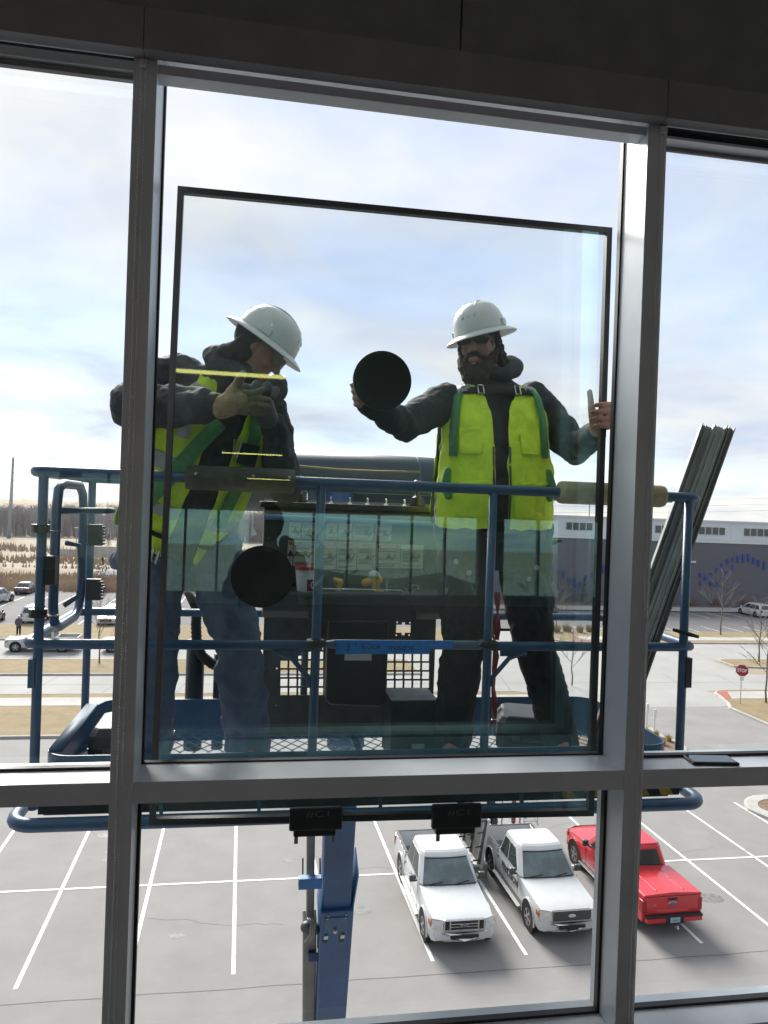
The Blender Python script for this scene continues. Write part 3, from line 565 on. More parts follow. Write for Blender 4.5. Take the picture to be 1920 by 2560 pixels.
for x in (-.55, 1.65):
    for y in (-.9, 1.2): bl(MB().lathe([(.2, -.15), (.42, -.14), (.45, -.08), (.45, .08), (.42, .14), (.2, .15)], Matrix.Translation(V(x, pend.y+y, .45)) @ Matrix.Rotation(R(90), 4, 'Y'), 20), 'wheel', RUBBER)

# things on and in the basket ------------------------------------------------
def pad(x0, x1, label, rivets, m=FOAM):
    t = thing('rail_pad', ((x0+x1)/2, YN, ZT), label, 'rail pad', 'foam pads sleeved on the near top rail')
    MB().lathe([(.0195, 0), (.040, .002), (.043, .012), (.043, x1-x0-.012), (.040, x1-x0-.002), (.0195, x1-x0)], Matrix.Translation(V(x0, YN, ZT)) @ Matrix.Rotation(R(90), 4, 'Y'), 22).build('sleeve', m, t, smooth=True)
    for r_ in rivets: MB().cap((r_, YN-.041, ZT+.012), .006, (r_, YN-.043, ZT+.012), .006).build('rivet', STEEL, t)
pad(X_(463, 1195, YN), X_(737, 1205, YN), 'shade-darkened tan foam pad on the top rail in front of the leaning worker', [X_(492, 1195, YN), X_(633, 1195, YN), X_(722, 1195, YN)], mat('shaded_foam', (.10, .092, .072), rough=.85, var=.3, scale=12, bump=.2))  # same tan foam as the right pad, shade put into its colour
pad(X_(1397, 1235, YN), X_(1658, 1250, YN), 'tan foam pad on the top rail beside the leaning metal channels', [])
# masking tape with handwriting on the drop bar
TAPE = mat('blue_masking_tape', (0.01, 0.16, 0.52), rough=0.7, var=0.15, scale=40, bump=0.15, bscale=90)
t = thing('masking_tape', at(960, 1610, 2.69), 'strip of blue masking tape with handwriting stuck on the drop bar', 'tape')
tp = lambda x, y: (at(x, y, 2.6955).x, at(x, y, 2.6955).z)
MB().prism([tp(837, 1600), tp(1136, 1602), tp(1131, 1620), tp(1076, 1620), tp(1074, 1635), tp(838, 1635), tp(843, 1618), tp(832, 1616)], lambda a, b: V(a, 2.694, b), lambda a, b: V(a, 2.6955, b)).build('tape_strip', TAPE, t)
c_ = at(950, 1617, 2.693)
text_part('3', INK, frame(at(870, 1617, 2.6935), (1, 0, -.03), (0, 0, 1)), .012, .029, t, shear=.1); text_part('rd', INK, frame(at(887, 1610, 2.6935), (1, 0, -.03), (0, 0, 1)), .017, .012, t)
text_part('FLOOR', INK, frame(at(928, 1617, 2.6935), (1, 0, -.03), (0, 0, 1)), .07, .018, t, shear=.1); text_part('INSIDE', INK, frame(at(1005, 1620, 2.6935), (1, 0, -.02), (0, 0, 1)), .098, .018, t, shear=.12)
# cup with a red lid
cupw = mat('cup_white', (0.62, 0.60, 0.62), rough=0.5, var=.03); cupr = mat('cup_red', (0.42, 0.03, 0.05), rough=0.5)
cc = at(768, 1497, 3.2); cz = 12.205
t = thing('drink_cup', (cc.x, 3.23, cz), 'large white drink cup with red lid standing at the tray end', 'cup')
Mc = Matrix.Translation(V(cc.x, 3.23, cz)); MB().lathe([(.036, 0), (.040, .01), (.052, .125)], Mc, 24).build('cup_body', cupw, t, smooth=True); MB().lathe([(.0535, .1245), (.055, .127), (.055, .137), (.05, .140), (.044, .1405), (.01, .1405)], Mc, 24).build('lid', cupr, t)
lab = MB(); rows = []
for z in (.035, .06, .085): rows.append([Mc @ V((.0405+.0115*z/.115)*1.02*math.sin(R(a)), -(.0405+.0115*z/.115)*1.02*math.cos(R(a)), z) for a in (-5, 10, 25, 40, 55)])
lab.grid(rows).build('red_patch', mat('patch_red', (0.23, 0.025, 0.04), rough=0.5), t)
text_part('Q', WHITEP, frame(Mc @ V(.0225, -.0462, .06), (.9, .43, 0), (0, 0, 1)), .027, .036, t, bold=.012)
# cordless tools, wire rail, rag and clamp on the tray
TY = mat('tool_yellow', (0.70, 0.38, 0.015), rough=0.45, var=.12)
def Q(x, y, Y=3.25): return at(x, y, Y)
t = thing('cordless_drill', Q(925, 1488), 'yellow cordless drill with clear nose standing upright in the tool tray', 'drill')
MB().chain([(Q(912, 1457), .016), (Q(925, 1452), .019), (Q(945, 1450), .022)]).chain([(Q(938, 1455), .020), (Q(944, 1490), .017)]).build('drill_body', TY, t, smooth=True)
MB().lathe([(.028, 0), (.027, .012), (.02, .024), (.009, .03)], Matrix.Translation(Q(935, 1443)), 16).build('chuck_guard', mat('clear_plastic', (.45, .45, .45), rough=.25), t, smooth=True)
MB().box(Q(945, 1483), (.045, .05, .03)).build('battery', TY, t, bevel=.004); MB().box(Q(912, 1485), (.05, .04, .012), Matrix.Rotation(R(-20), 3, 'Y')).build('trigger_guard', BLACKP, t, bevel=.003)
MB().tube([Q(937, 1440), Q(930, 1400), Q(923, 1365)], [.005, .004, .003], 8).build('long_bit', STEEL, t)
t = thing('cordless_saw', Q(845, 1488), 'yellow and black cordless saw lying in the tool tray beside the cup', 'saw')
MB().chain([(Q(838, 1449), .010), (Q(850, 1455), .015), (Q(848, 1472), .012), (Q(840, 1485), .014)]).build('saw_handle', TY, t, smooth=True)
MB().box(Q(826, 1458), (.045, .05, .028), Matrix.Rotation(R(8), 3, 'Y')).build('motor_housing', BLACKP, t, bevel=.005); MB().box(Q(806, 1463), (.06, .02, .014), Matrix.Rotation(R(14), 3, 'Y')).build('saw_shoe', DKGREY, t, bevel=.002); MB().box(Q(857, 1484), (.04, .04, .02)).build('battery', GALV, t, bevel=.003); MB().box(Q(834, 1483), (.022, .04, .024)).build('battery_badge', TY, t, bevel=.003)
rg = MB(); rnd = random.Random(3)
for i in range(9): a = Q(945+i*7.5, 1484-12*math.sin(math.pi*(i+1)/10)+rnd.uniform(-6, 4), 3.24+.05*rnd.random()); rg.cap(a, .018, a+V(rnd.uniform(-.03, .03), .03, rnd.uniform(-.015, .0)), .016)
o = rg.build('blue_rag', mat('blue_cloth', (0.02, 0.03, 0.08), rough=.9, var=.3), label='crumpled dark blue cloth in the tool tray beside the drill', cat='cloth'); m_ = o.modifiers.new('r', 'REMESH'); m_.mode = 'VOXEL'; m_.voxel_size = .006; m_.use_smooth_shade = True
t = thing('spring_clamp', Q(1036, 1492), 'small black and red spring clamp clipped on the right end of the tool tray', 'clamp')
MB().box(Q(1036, 1480), (.05, .04, .07)).build('clamp_body', BLACKP, t, bevel=.006); MB().box(Q(1036, 1486, 3.22), (.052, .01, .02)).build('clamp_band', RED, t, bevel=.002); MB().tube([Q(1029, 1474, 3.21), Q(1030, 1463, 3.21), Q(1044, 1463, 3.21), Q(1045, 1474, 3.21)], .0025, 6).build('clamp_wire', STEEL, t)
# steel box on the basket floor
t = thing('steel_box', (.80, 3.16, ZFL), 'open grey sheet-steel box standing on the basket floor beside the document box', 'box')
xa, xb = X_(978, 1800, 3.05), X_(1092, 1800, 3.05); zb = at(1035, 1752, 3.05).z
MB().span((xa, 3.05, ZFL+.005), (xb, 3.054, zb)).span((xa, 3.0545, ZFL+.005), (xa+.004, 3.25, zb)).span((xb-.004, 3.0545, ZFL+.005), (xb, 3.25, zb)).span((xa, 3.246, ZFL+.005), (xb, 3.25, zb)).build('box_walls', mat('box_dark_steel', (0.035, 0.038, 0.038), rough=.45, metal=.3, var=.3), t, bevel=.001)
MB().span((xa-.002, 3.048, zb), (xb+.002, 3.252, zb+.004)).build('box_lid', GALV, t)
lp_ = MB().prism([(.0, .0)]+[(.028*math.cos(R(a)), .035*math.sin(R(a))) for a in range(180, 361, 20)], lambda a, b: V((xa+xb)/2+.02+a, 3.049, ZFL+.075+b), lambda a, b: V((xa+xb)/2+.02+a, 3.0475, ZFL+.075+b)); lp_.build('finger_cut', GALV, t)
# hard cases
def hard_case(x0, x1, y0, y1, z0, h, label, rz=0):
    t = thing('tool_case', ((x0+x1)/2, (y0+y1)/2, z0), label, 'tool case')
    M = Matrix.Translation(V((x0+x1)/2, (y0+y1)/2, z0)) @ Matrix.Rotation(rz, 4, 'Z'); w, d = (x1-x0)/2, (y1-y0)/2
    def ring(k, z): return [M @ V(a*w*k, b*d*k, z) for a, b in ((-.82,-1),(.82,-1),(1,-.82),(1,.82),(.82,1),(-.82,1),(-1,.82),(-1,-.82))]
    MB().loft([ring(.93, 0), ring(1, h*.12), ring(1, h*.46)]).build('case_bottom', BLACKP, t, bevel=.006); MB().loft([ring(1, h*.475), ring(.98, h*.8), ring(.86, h)]).build('case_lid', DKGREY, t, bevel=.008)
    MB().loft([ring(1.012, h*.455), ring(1.012, h*.48)]).build('case_seam', BLACKP, t)
    for s in (-.5, .5): MB().box(M @ V(s*w, -d*1.01, h*.46), (.03, .012, .035), M.to_3x3()).build('latch', DKGREY, t, bevel=.002)
    MB().tube([M @ V(-.05, -d*1.0, h*.40), M @ V(-.045, -d*1.14, h*.42), M @ V(.045, -d*1.14, h*.42), M @ V(.05, -d*1.0, h*.40)], .008, 8).build('carry_handle', DKGREY, t, smooth=True)
    return t, M, w, d
t, M, w, d = hard_case(-.60, -.30, 3.02, 3.30, ZFL+.004, .155, 'black hard-shell tool case with white label in the left corner of the basket')
MB().box(M @ V(-.01, -d*1.008, .115), (.085, .004, .028)).build('case_label', mat('label_grey', (.5, .5, .5)), t); text_part('FIIC', INK, frame(M @ V(-.025, -d*1.008-.0026, .118), (1, 0, 0), (0, 0, 1)), .042, .016, t, bold=.01)
MB().box(M @ V(.02, .0, .157), (.14, .10, .002)).build('case_label', mat('label_grey', (.5, .5, .5)), t)
hard_case(1.10, 1.44, 3.10, 3.38, ZFL+.004, .15, 'dark tool case lying behind the right foot of the bearded worker', R(-18))
# ratchet strap
st = mat('red_webbing', (0.22, 0.035, 0.04), rough=.8, var=.2, scale=60)
def strap(pts, w, name, m, parent, Y, wid=None):
    rows = []
    for i, (x, y) in enumerate(pts):
        ww = wid[i] if wid else w; a = at(x, y, Y); s_ = math.cos(i*1.1); rows.append([a+V(-ww/2*s_, ww/2*math.sin(i*1.1), 0), a+V(ww/2*s_, -ww/2*math.sin(i*1.1), 0)])
    return MB().grid(rows).build(name, m, parent, solid=.003)
t = thing('ratchet_strap', at(1230, 1600, 3.35), 'red ratchet strap hanging from the mid rail beside the bearded worker', 'strap')
strap([(1242, 1480), (1244, 1510), (1246, 1540), (1244, 1570), (1242, 1600)], .030, 'webbing', st, t, 3.33); strap([(1236, 1545), (1232, 1570), (1236, 1600), (1240, 1640), (1235, 1680), (1233, 1720), (1237, 1760), (1234, 1795)], .030, 'webbing', st, t, 3.35)
strap([(1234, 1800), (1220, 1820), (1202, 1832)], .018, 'webbing_tail', st, t, 3.3)
MB().box(at(1237, 1806, 3.34), (.035, .02, .03)).box(at(1232, 1828, 3.33), (.008, .008, .04)).build('ratchet', STEEL, t, bevel=.003)
# yellow lanyard line from worker to worker
lny = MB().tube([at(690, 1158, 3.45), at(760, 1166, 3.5), at(850, 1174, 3.5), at(950, 1178, 3.45), at(1048, 1180, 3.2)], .0045, 8).build('lanyard_line', mat('lanyard_yellow', (0.42, 0.33, 0.16), rough=.8), smooth=True, label='thin tan lanyard line stretched behind the top rail between both workers', cat='rope')
# bundle of aluminium channels leaning on the right rail
CH = mat('mill_aluminium', (0.33, 0.335, 0.32), rough=.4, metal=.45, var=.15, scale=4)
bz = thing('channel_bundle', at(1500, 1890, 2.88), 'bundle of long grey aluminium channels leaning over the right rail corner', 'metal channels')
e0 = at(1500, 1885, 2.90); e1 = at(1790, 1066, 2.85); ax = (e1-e0).normalized(); sx_ = V(1, -.25, 0); sx_ = (sx_-ax*sx_.dot(ax)).normalized(); sn = ax.cross(sx_)
if sn.y > 0: sn = -sn
def chan(off, w, dep, ext, m, nm):
    prof = [(-w/2, 0), (-w/2, dep), (-w/2+.004, dep), (-w/2+.004, .004), (-w*.12, .004), (-w*.12, dep*.7), (-w*.12+.004, dep*.7), (-w*.12+.004, .004), (w/2-.004, .004), (w/2-.004, dep), (w/2, dep), (w/2, 0)]
    f = lambda c: (lambda a, b: c + sx_*(a+off[0]) + sn*(b+off[1])); MB().prism(prof, f(e0), f(e1+ax*ext)).build(nm, m, bz)
chan((-.038, 0), .05, .03, -.012, CH, 'channel'); chan((.008, .006), .044, .022, .0, mat('mill_aluminium_light', (.50, .51, .50), rough=.4, metal=.4), 'channel'); chan((.05, -.004), .036, .032, .012, CH, 'channel')
# ------------------------------------------------------------------ the loose insulating-glass unit and its suction lifters
PT, PB = 2.522, 2.475                               # it leans out a little at the top
gp = thing('glass_unit', (.45, 2.5, 11.56), 'large dark-edged double glazed unit held upright outside the empty opening', 'glass unit')
cTL, cTR, cBL, cBR = at(445, 468, PT), at(1527, 572, PT), at(373, 2060, PB), at(1481, 2037, PB)
def pp(u, v, off=0.0):                               # u across, v up on the unit
    return cBL.lerp(cBR, u).lerp(cTL.lerp(cTR, u), v) + V(0, off, 0)
for nm, off in (('front_lite', -.011), ('rear_lite', .011)): MB().quad(pp(.004, .003, off), pp(.996, .003, off), pp(.996, .997, off), pp(.004, .997, off)).build(nm, G_PANE if off < 0 else G_WIN, gp)
W_, H_ = .013, .0098
edge = mat('spacer_seal', (0.030, 0.031, 0.032), rough=.5, var=.3)
for (u0, u1, v0, v1) in ((0, W_, 0, 1), (1-W_, 1, 0, 1), (W_, 1-W_, 0, H_), (W_, 1-W_, 1-H_, 1)):
    m_ = MB(); m_.loft([[pp(u0, v0, o), pp(u1, v0, o), pp(u1, v1, o), pp(u0, v1, o)] for o in (-.0125, .0125)]); m_.build('edge_spacer', edge, gp)
MB().loft([[pp(W_, .055, o), pp(1-W_, .055, o), pp(1-W_, .0635, o), pp(W_, .0635, o)] for o in (-.013, .013)]).build('setting_bar', edge, gp)
CUP = mat('suction_rubber', (0.045, 0.045, 0.046), rough=.55, bump=.05)
def cup(px, py, r, label, yc):
    c = at(px, py, yc); t = thing('suction_lifter', c, label, 'suction lifter', 'round suction lifters on the glass')
    M = Matrix.Translation(c) @ Matrix.Rotation(R(-90), 4, 'X')
    MB().lathe([(r*.96, -.008), (r, -.004), (r, .006), (r*.93, .018), (r*.5, .028), (r*.2, .034)], M, 40).build('rubber_pad', CUP, t, smooth=True, bevel=.001)
    MB().lathe([(r*.985, -.010), (r*1.0, -.012), (r*1.012, -.008), (r*1.005, .004), (r*.985, .004)], M, 40).build('sealing_lip', mat('grey_rubber_lip', (.05, .05, .05), rough=.5), t, smooth=True)
    MB().lathe([(.035, .025), (.038, .03), (.036, .06), (.02, .066)], M, 18).build('pump_housing', BLACKP, t, smooth=True)
    a = c + V(-.055, .04, -.02); b = c + V(.055, .04, .0); MB().tube([a+V(0, -.02, 0), a+V(0, .045, 0), a.lerp(b, .5)+V(0, .055, 0), b+V(0, .045, 0), b+V(0, -.02, 0)], .013, 10).build('grip_handle', DKGREY, t, smooth=True)
cup(955, 952, .0985, 'round black suction lifter held by the bearded worker', 2.526); cup(655, 1441, .1005, 'round black suction lifter stuck low on the glass before the leaning worker', 2.513)
def hook(x0, x1, y0, y1, label):
    a = at(x0, y1, 2.44); b = at(x1, y0, 2.44); t = thing('pane_hanger', ((a.x+b.x)/2, 2.5, a.z), label, 'pane hanger', 'black hangers under the glass unit')
    MB().span((a.x, 2.440, a.z+.02), (b.x, 2.460, b.z)).build('front_plate', BLACKP, t, bevel=.006); MB().span((a.x+.015, 2.444, a.z), (b.x-.02, 2.50, a.z+.022)).build('shelf', BLACKP, t, bevel=.004)
    for s in (a.x+.018, b.x-.035): MB().span((s, 2.446, a.z-.022), (s+.012, 2.454, a.z+.004)).build('foot', GALV, t, bevel=.001)
    text_part('#C1', mat('chalk_mark', (.10, .10, .10), rough=.8), frame(((a.x+b.x)/2+.003, 2.4392, a.z+.075), (1, 0, 0), (0, 0, 1)), .075, .022, t)
hook(722, 858, 2018, 2096, 'black glass hanger plate marked in chalk beneath the glass beside the blue jib'); hook(1079, 1206, 2010, 2090, 'black glass hanger plate marked in chalk beneath the glass above the white pickup')
# ------------------------------------------------------------------ people
SKIN = mat('skin', (0.36, 0.19, 0.14), rough=.55, var=.08, scale=30, bump=.05, bscale=300)
HAIR = mat('dark_hair', (0.035, 0.022, 0.016), rough=.8, var=.4, scale=60, bump=.6, bscale=220, dist=.01)
JACK = mat('charcoal_jacket', (0.030, 0.034, 0.036), rough=.85, var=.25, scale=20, bump=.15, bscale=350)
JACKN = mat('navy_work_jacket', (0.040, 0.042, 0.048), rough=.8, var=.25, scale=20, bump=.15, bscale=350)
JEAN = mat('blue_denim', (0.075, 0.10, 0.165), rough=.9, scale=9, col2=(0.155, 0.19, 0.27), mixlo=.3, mixhi=.8, bump=.2, bscale=400)
BLKJ = mat('black_work_trousers', (0.012, 0.013, 0.014), rough=.9, var=.3, scale=16, bump=.2, bscale=350)
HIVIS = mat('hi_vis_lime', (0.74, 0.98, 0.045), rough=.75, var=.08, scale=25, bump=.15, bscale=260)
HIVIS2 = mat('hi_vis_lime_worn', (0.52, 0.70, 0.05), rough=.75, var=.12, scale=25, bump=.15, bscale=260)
REFL = mat('reflective_tape', (0.30, 0.31, 0.32), rough=.35, var=.1)
HARN = mat('green_webbing', (0.09, 0.27, 0.11), rough=.8, var=.15, scale=60, bump=.2, bscale=300)
BLKW = mat('black_webbing', (0.015, 0.015, 0.017), rough=.8, var=.2)
HATM = mat('hard_hat_shell', (0.60, 0.63, 0.62), rough=.35, var=.04, coat=.2)
BOOT = mat('brown_boot_leather', (0.16, 0.10, 0.06), rough=.6, var=.3, scale=25, bump=.2)
GLOVT = mat('tan_knit_glove', (0.34, 0.24, 0.14), rough=.95, var=.2, scale=60, bump=.5, bscale=350)
GLOVG = mat('grey_dipped_glove', (0.085, 0.08, 0.075), rough=.7, var=.25, scale=40, bump=.2)
LENS = mat('sunglass_lens', (0.008, 0.008, 0.009), rough=.08, spec=.8)
_wr = bpy.data.textures.new('folds', 'CLOUDS'); _wr.noise_scale = .07; _wr.noise_depth = 2
_wr2 = bpy.data.textures.new('curls', 'CLOUDS'); _wr2.noise_scale = .016; _wr2.noise_depth = 3
def fleshy(mb, name, m, parent, voxel=.008, sm=6, fold=0.0, tex=None, subpart=False):
    o = mb.build(name, m, parent, world_co=not subpart)
    a = o.modifiers.new('remesh', 'REMESH'); a.mode = 'VOXEL'; a.voxel_size = voxel; a.use_smooth_shade = True
    if sm: b = o.modifiers.new('smooth', 'SMOOTH'); b.factor = .5; b.iterations = sm
    if fold: c = o.modifiers.new('folds', 'DISPLACE'); c.texture = tex or _wr; c.strength = fold*1.2; c.mid_level = .5; c.texture_coords = 'GLOBAL'
    return o
class Torso:
    """frame along the spine: h up the spine, a to the picture's right, front towards the pane"""
    def __init__(s, O, U, F, prof): s.O = Vector(O); s.U = Vector(U).normalized(); F = Vector(F); s.F = (F-s.U*F.dot(s.U)).normalized(); s.A = s.U.cross(s.F); s.prof = prof
    def dims(s, h):
        p = s.prof
        if h <= p[0][0]: return p[0][1:]
        for a, b in zip(p, p[1:]):
            if h <= b[0]:
                t = (h-a[0])/(b[0]-a[0]); t = t*t*(3-2*t); return tuple(x+(y-x)*t for x, y in zip(a[1:], b[1:]))
        return p[-1][1:]
    def pt(s, a, h, f): return s.O + s.A*a + s.U*h + s.F*f
    def surf(s, a, h, off=0.0, back=False):
        w, d, sh = s.dims(h); q = max(-1, min(1, a/(w+off))); f = (1-abs(q)**2.4)**(1/2.4)*(d+off); return s.pt(a, h, sh + (-f if back else f))
    def ring(s, h, n=20, k=1.0):
        w, d, sh = s.dims(h); P = []
        for i in range(n):
            c, q = math.cos(2*math.pi*i/n), math.sin(2*math.pi*i/n); e = 2/2.4
            P.append(s.pt(math.copysign(abs(c)**e, c)*w*k, h, sh+math.copysign(abs(q)**e, q)*d*k))
        return P
    def panel(s, lo, hi, hs, off, name, m, parent, n=8, solid=.005, back=False, wav=0.0):
        rows = []
        for i, h in enumerate(hs):
            t = i/(len(hs)-1); a0 = lo(t); a1 = hi(t)
            rows.append([s.surf(a0+(a1-a0)*j/n, h + wav*math.sin(j*1.7+i), off + .004*math.sin(i*1.3+j*.9), back) for j in range(n+1)])
        o = MB().grid(rows).build(name, m, parent, smooth=True, solid=solid, sub=2)
        c = o.modifiers.new('folds', 'DISPLACE'); c.texture = _wr; c.strength = .02; c.mid_level = .5; c.texture_coords = 'GLOBAL'; return o
    def band(s, pts, w, off, name, m, parent, back=False, solid=.004):
        rows = []
        for i, (a, h) in enumerate(pts):
            b = pts[min(i+1, len(pts)-1)]; c = pts[max(i-1, 0)]; d = Vector((b[0]-c[0], b[1]-c[1])).normalized(); nrm = Vector((-d.y, d.x))*w/2
            rows.append([s.surf(a-nrm.x, h-nrm.y, off, back), s.surf(a, h, off+.001, back), s.surf(a+nrm.x, h+nrm.y, off, back)])
        return MB().grid(rows).build(name, m, parent, smooth=True, solid=solid)
def hard_hat(c, up, fwd, parent, s=1.0):
    M = frame(c, Vector(fwd).cross(Vector(up)), fwd)  # local x = right ear, y = face, z = up
    if M.to_3x3().col[2].dot(Vector(up)) < 0: M = frame(c, Vector(up).cross(Vector(fwd)), fwd)
    def oval(r, z, n=36): return [M @ V(r*.86*s*math.cos(2*math.pi*i/n), r*1.06*s*math.sin(2*math.pi*i/n), z*s) for i in range(n)]
    h = MB().loft([oval(.137, -.004), oval(.136, .012), oval(.131, .05), oval(.119, .085), oval(.096, .115), oval(.062, .134), oval(.025, .142), oval(.004, .143)], cap=False).build('hard_hat', HATM, parent, smooth=True, solid=.003)
    MB().loft([oval(.135, .004), oval(.150, .000), oval(.172, -.010), oval(.187, -.020), oval(.189, -.024), oval(.186, -.0255), oval(.170, -.016), oval(.148, -.006), oval(.134, -.003)], cap=False).build('brim', HATM, h, smooth=True, world_co=False)
    for a in (-.028, 0, .028):
        P = []
        for i in range(13):
            q = R(25+130*i/12); P.append(M @ V(a*s, 1.06*.137*math.cos(q)*s*.985, (.012+.132*math.sin(q)**1.0)*s-.0))
        MB().tube(P, .0045 if a else .006, 6).build('ridge', HATM, h, smooth=True, world_co=False)
    for sd in (-1, 1): MB().box(M @ V(sd*.118*s, .01*s, .022*s), (.012, .046, .028), M.to_3x3()).build('accessory_slot', HATM, h, bevel=.004, world_co=False)
    return M
def face(body, M, s=1.0):
    """M: local x right ear, y out of the face, z up, origin at the middle of the head"""
    body.ball(M.translation, V(.074, .094, .108)*s, 18, 14, M.to_3x3())
    body.ball(M @ V(0, .022, -.052)*1, V(.058, .066, .062)*s, 14, 10, M.to_3x3())
    body.chain([(M @ V(0, .090, .012), .010), (M @ V(0, .104, -.016), .013), (M @ V(0, .108, -.026), .0135)])
    for q in (-1, 1):
        body.ball(M @ V(q*.011, .100, -.029), .009, 8, 6); body.ball(M @ V(q*.074, -.008, -.008), V(.012, .022, .033)*s, 8, 8, M.to_3x3())
        body.cap(M @ V(q*.012, .085, .030), .010, M @ V(q*.045, .072, .032), .010)
        body.ball(M @ V(q*.040, .064, -.026), .020, 8, 6)
    body.cap(M @ V(-.016, .088, -.058), .007, M @ V(.016, .088, -.058), .007); body.cap(M @ V(-.014, .086, -.068), .008, M @ V(.014, .086, -.068), .008)
    body.ball(M @ V(0, .074, -.094), .020, 10, 8)
EYEW = mat('eye_white', (.6, .58, .55), rough=.2)
def eyes(M, parent):
    for q in (-1, 1):
        e = MB().ball(M @ V(q*.030, .078, .012), .0115, 10, 8).build('eye', EYEW, parent, smooth=True); MB().ball(M @ V(q*.030, .0873, .012), .0046, 8, 6).build('iris', HAIR, e, smooth=True, world_co=False)
def glasses(M, parent, m):
    g_ = thing.__call__ if False else None; k = MB()
    for q in (-1, 1): k.prism([(q*.006, .0), (q*.010, .017), (q*.058, .020), (q*.064, .004), (q*.052, -.019), (q*.018, -.019)], lambda a, b: M @ V(a, .109-9*a*a, .012+b), lambda a, b: M @ V(a, .113-9*a*a, .012+b))
    o = k.build('safety_glasses', m, parent, bevel=.001); f = MB().tube([M @ V(-.01, .111, .017), M @ V(0, .113, .02), M @ V(.01, .111, .017)], .0025, 6)
    for q in (-1, 1): f.tube([M @ V(q*.062, .076, .02), M @ V(q*.079, .04, .022), M @ V(q*.084, -.02, .012)], .0026, 6)
    f.build('glasses_arm', m, o, world_co=False); return o

# ---- the bearded worker on the right
A0 = thing('person', (1.05, 3.08, ZFL+.004), 'bearded worker in lime vest and black trousers steadying the glass edge', 'person')
hip = at(1222, 1300, 3.10)
TA = Torso((hip.x, 3.10, hip.z), (-.02, -.03, 1), (-.10, -1, 0), [(-.12, .205, .155, .0), (0, .238, .18, .015), (.12, .232, .18, .03), (.26, .215, .165, .02), (.40, .21, .145, .01), (.50, .190, .115, 0), (.56, .135, .085, 0), (.60, .075, .065, .0)])
HM = frame(at(1196, 868, 3.06), Vector((.80, -.60, .0)).cross(V(0, 0, 1)), (0, 0, 1))
def head_frame(c, fwd, up): # x = right of the person's view, y = out of the face
    fwd = Vector(fwd).normalized(); up = Vector(up); up = (up-fwd*up.dot(fwd)).normalized(); x = fwd.cross(up); return Matrix(((x.x, fwd.x, up.x, c.x), (x.y, fwd.y, up.y, c.y), (x.z, fwd.z, up.z, c.z), (0, 0, 0, 1)))
HM = head_frame(at(1200, 866, 3.06), (-.55, -.83, -.04), (-.02, .02, 1))
shL, shR = at(1098, 1000, 3.08), at(1352, 1000, 3.10)
elL, wrL = at(1010, 1062, 2.90), at(925, 1010, 2.70)
elR, wrR = at(1437, 1122, 2.98), at(1490, 1083, 2.66)
body = MB(); face(body, HM)
body.chain([(HM @ V(0, -.015, -.07), .056), (TA.pt(0, .60, 0), .058)]); body.loft([TA.ring(h, 20, .86) for h in (-.12, 0, .12, .26, .40, .50, .56, .60)])
for a, b, c in ((shL, elL, wrL), (shR, elR, wrR)): body.chain([(a, .052), (b, .042), (c, .029)])
ft = {}
for nm, hx, kx, ax_ in (('l', (1165, 1335, 3.1), (1158, 1600, 3.02), (1128, 1855, 3.02)), ('r', (1300, 1335, 3.1), (1330, 1590, 3.02), (1402, 1852, 3.04))):
    h_, k_, a_ = at(*hx), at(*kx), at(*ax_); a_ = V(a_.x, a_.y, ZFL+.10); ft[nm] = (h_, k_, a_); body.chain([(h_, .085), (k_, .055), (a_, .038), (a_+V(-.03, -.10, -.055), .034)])
# hand on the glass edge: palm behind, four fingers wrapped to the front, thumb up
palm = at(1497, 1050, 2.565)
body.chain([(wrR, .027), (at(1494, 1068, 2.60), .027), (palm, .024)])
for i, (yy, tip) in enumerate(((1011, 1489), (1029, 1481), (1047, 1479), (1064, 1488))):
    b0 = at(1506, yy+6, 2.562); k1 = at(1530, yy+1, 2.545); k2 = at(1529+i*.5, yy, 2.462); k3 = at((tip+1528)/2-2, yy, 2.453); tp_ = at(tip, yy+2, 2.461)
    body.chain([(palm, .020), (b0, .013), (k1, .0108), (k2, .0103), (k3, .0098), (tp_, .0082)], 8)
body.chain([(at(1488, 1062, 2.585), .022), (at(1480, 1030, 2.565), .015), (at(1477, 1003, 2.560), .0118), (at(1474, 979, 2.558), .0105)], 8)
# hand on the suction lifter handle
pl_ = at(905, 988, 2.64); body.chain([(wrL, .028), (pl_, .026)])
for i, yy in enumerate((962, 979, 996, 1012)):
    body.chain([(pl_, .02), (at(893+i*2, yy, 2.635), .012), (at(880+i*3, yy-2, 2.61), .0105), (at(882+i*3, yy, 2.575), .0095), (at(900, yy, 2.565), .0085)], 8)
body.chain([(pl_, .02), (at(925, 965, 2.61), .013), (at(940, 955, 2.575), .0105)], 8)
fleshy(body, 'body', SKIN, A0, .0045, 3)
eyes(HM, A0); glasses(HM, A0, LENS)
# hair, beard
hr = MB().ball(HM @ V(0, -.018, .018), (.083, .096, .10), 16, 12, HM.to_3x3())
for q in (-1, 1): hr.chain([(HM @ V(q*.074, .01, .03), .02), (HM @ V(q*.078, -.015, -.02), .024), (HM @ V(q*.07, -.05, -.07), .03)])
hr.chain([(HM @ V(-.05, -.06, -.04), .045), (HM @ V(.05, -.06, -.04), .045), (HM @ V(.0, -.08, -.07), .04)])
fleshy(hr, 'hair', HAIR, A0, .006, 1, .018, _wr2)
bd = MB()
for q in (-1, 1): bd.chain([(HM @ V(q*.070, .012, -.02), .014), (HM @ V(q*.062, .035, -.062), .024), (HM @ V(q*.04, .062, -.098), .032), (HM @ V(0, .078, -.122), .038)])
bd.chain([(HM @ V(-.02, .07, -.135), .036), (HM @ V(.02, .07, -.135), .036), (HM @ V(0, .058, -.165), .026)])
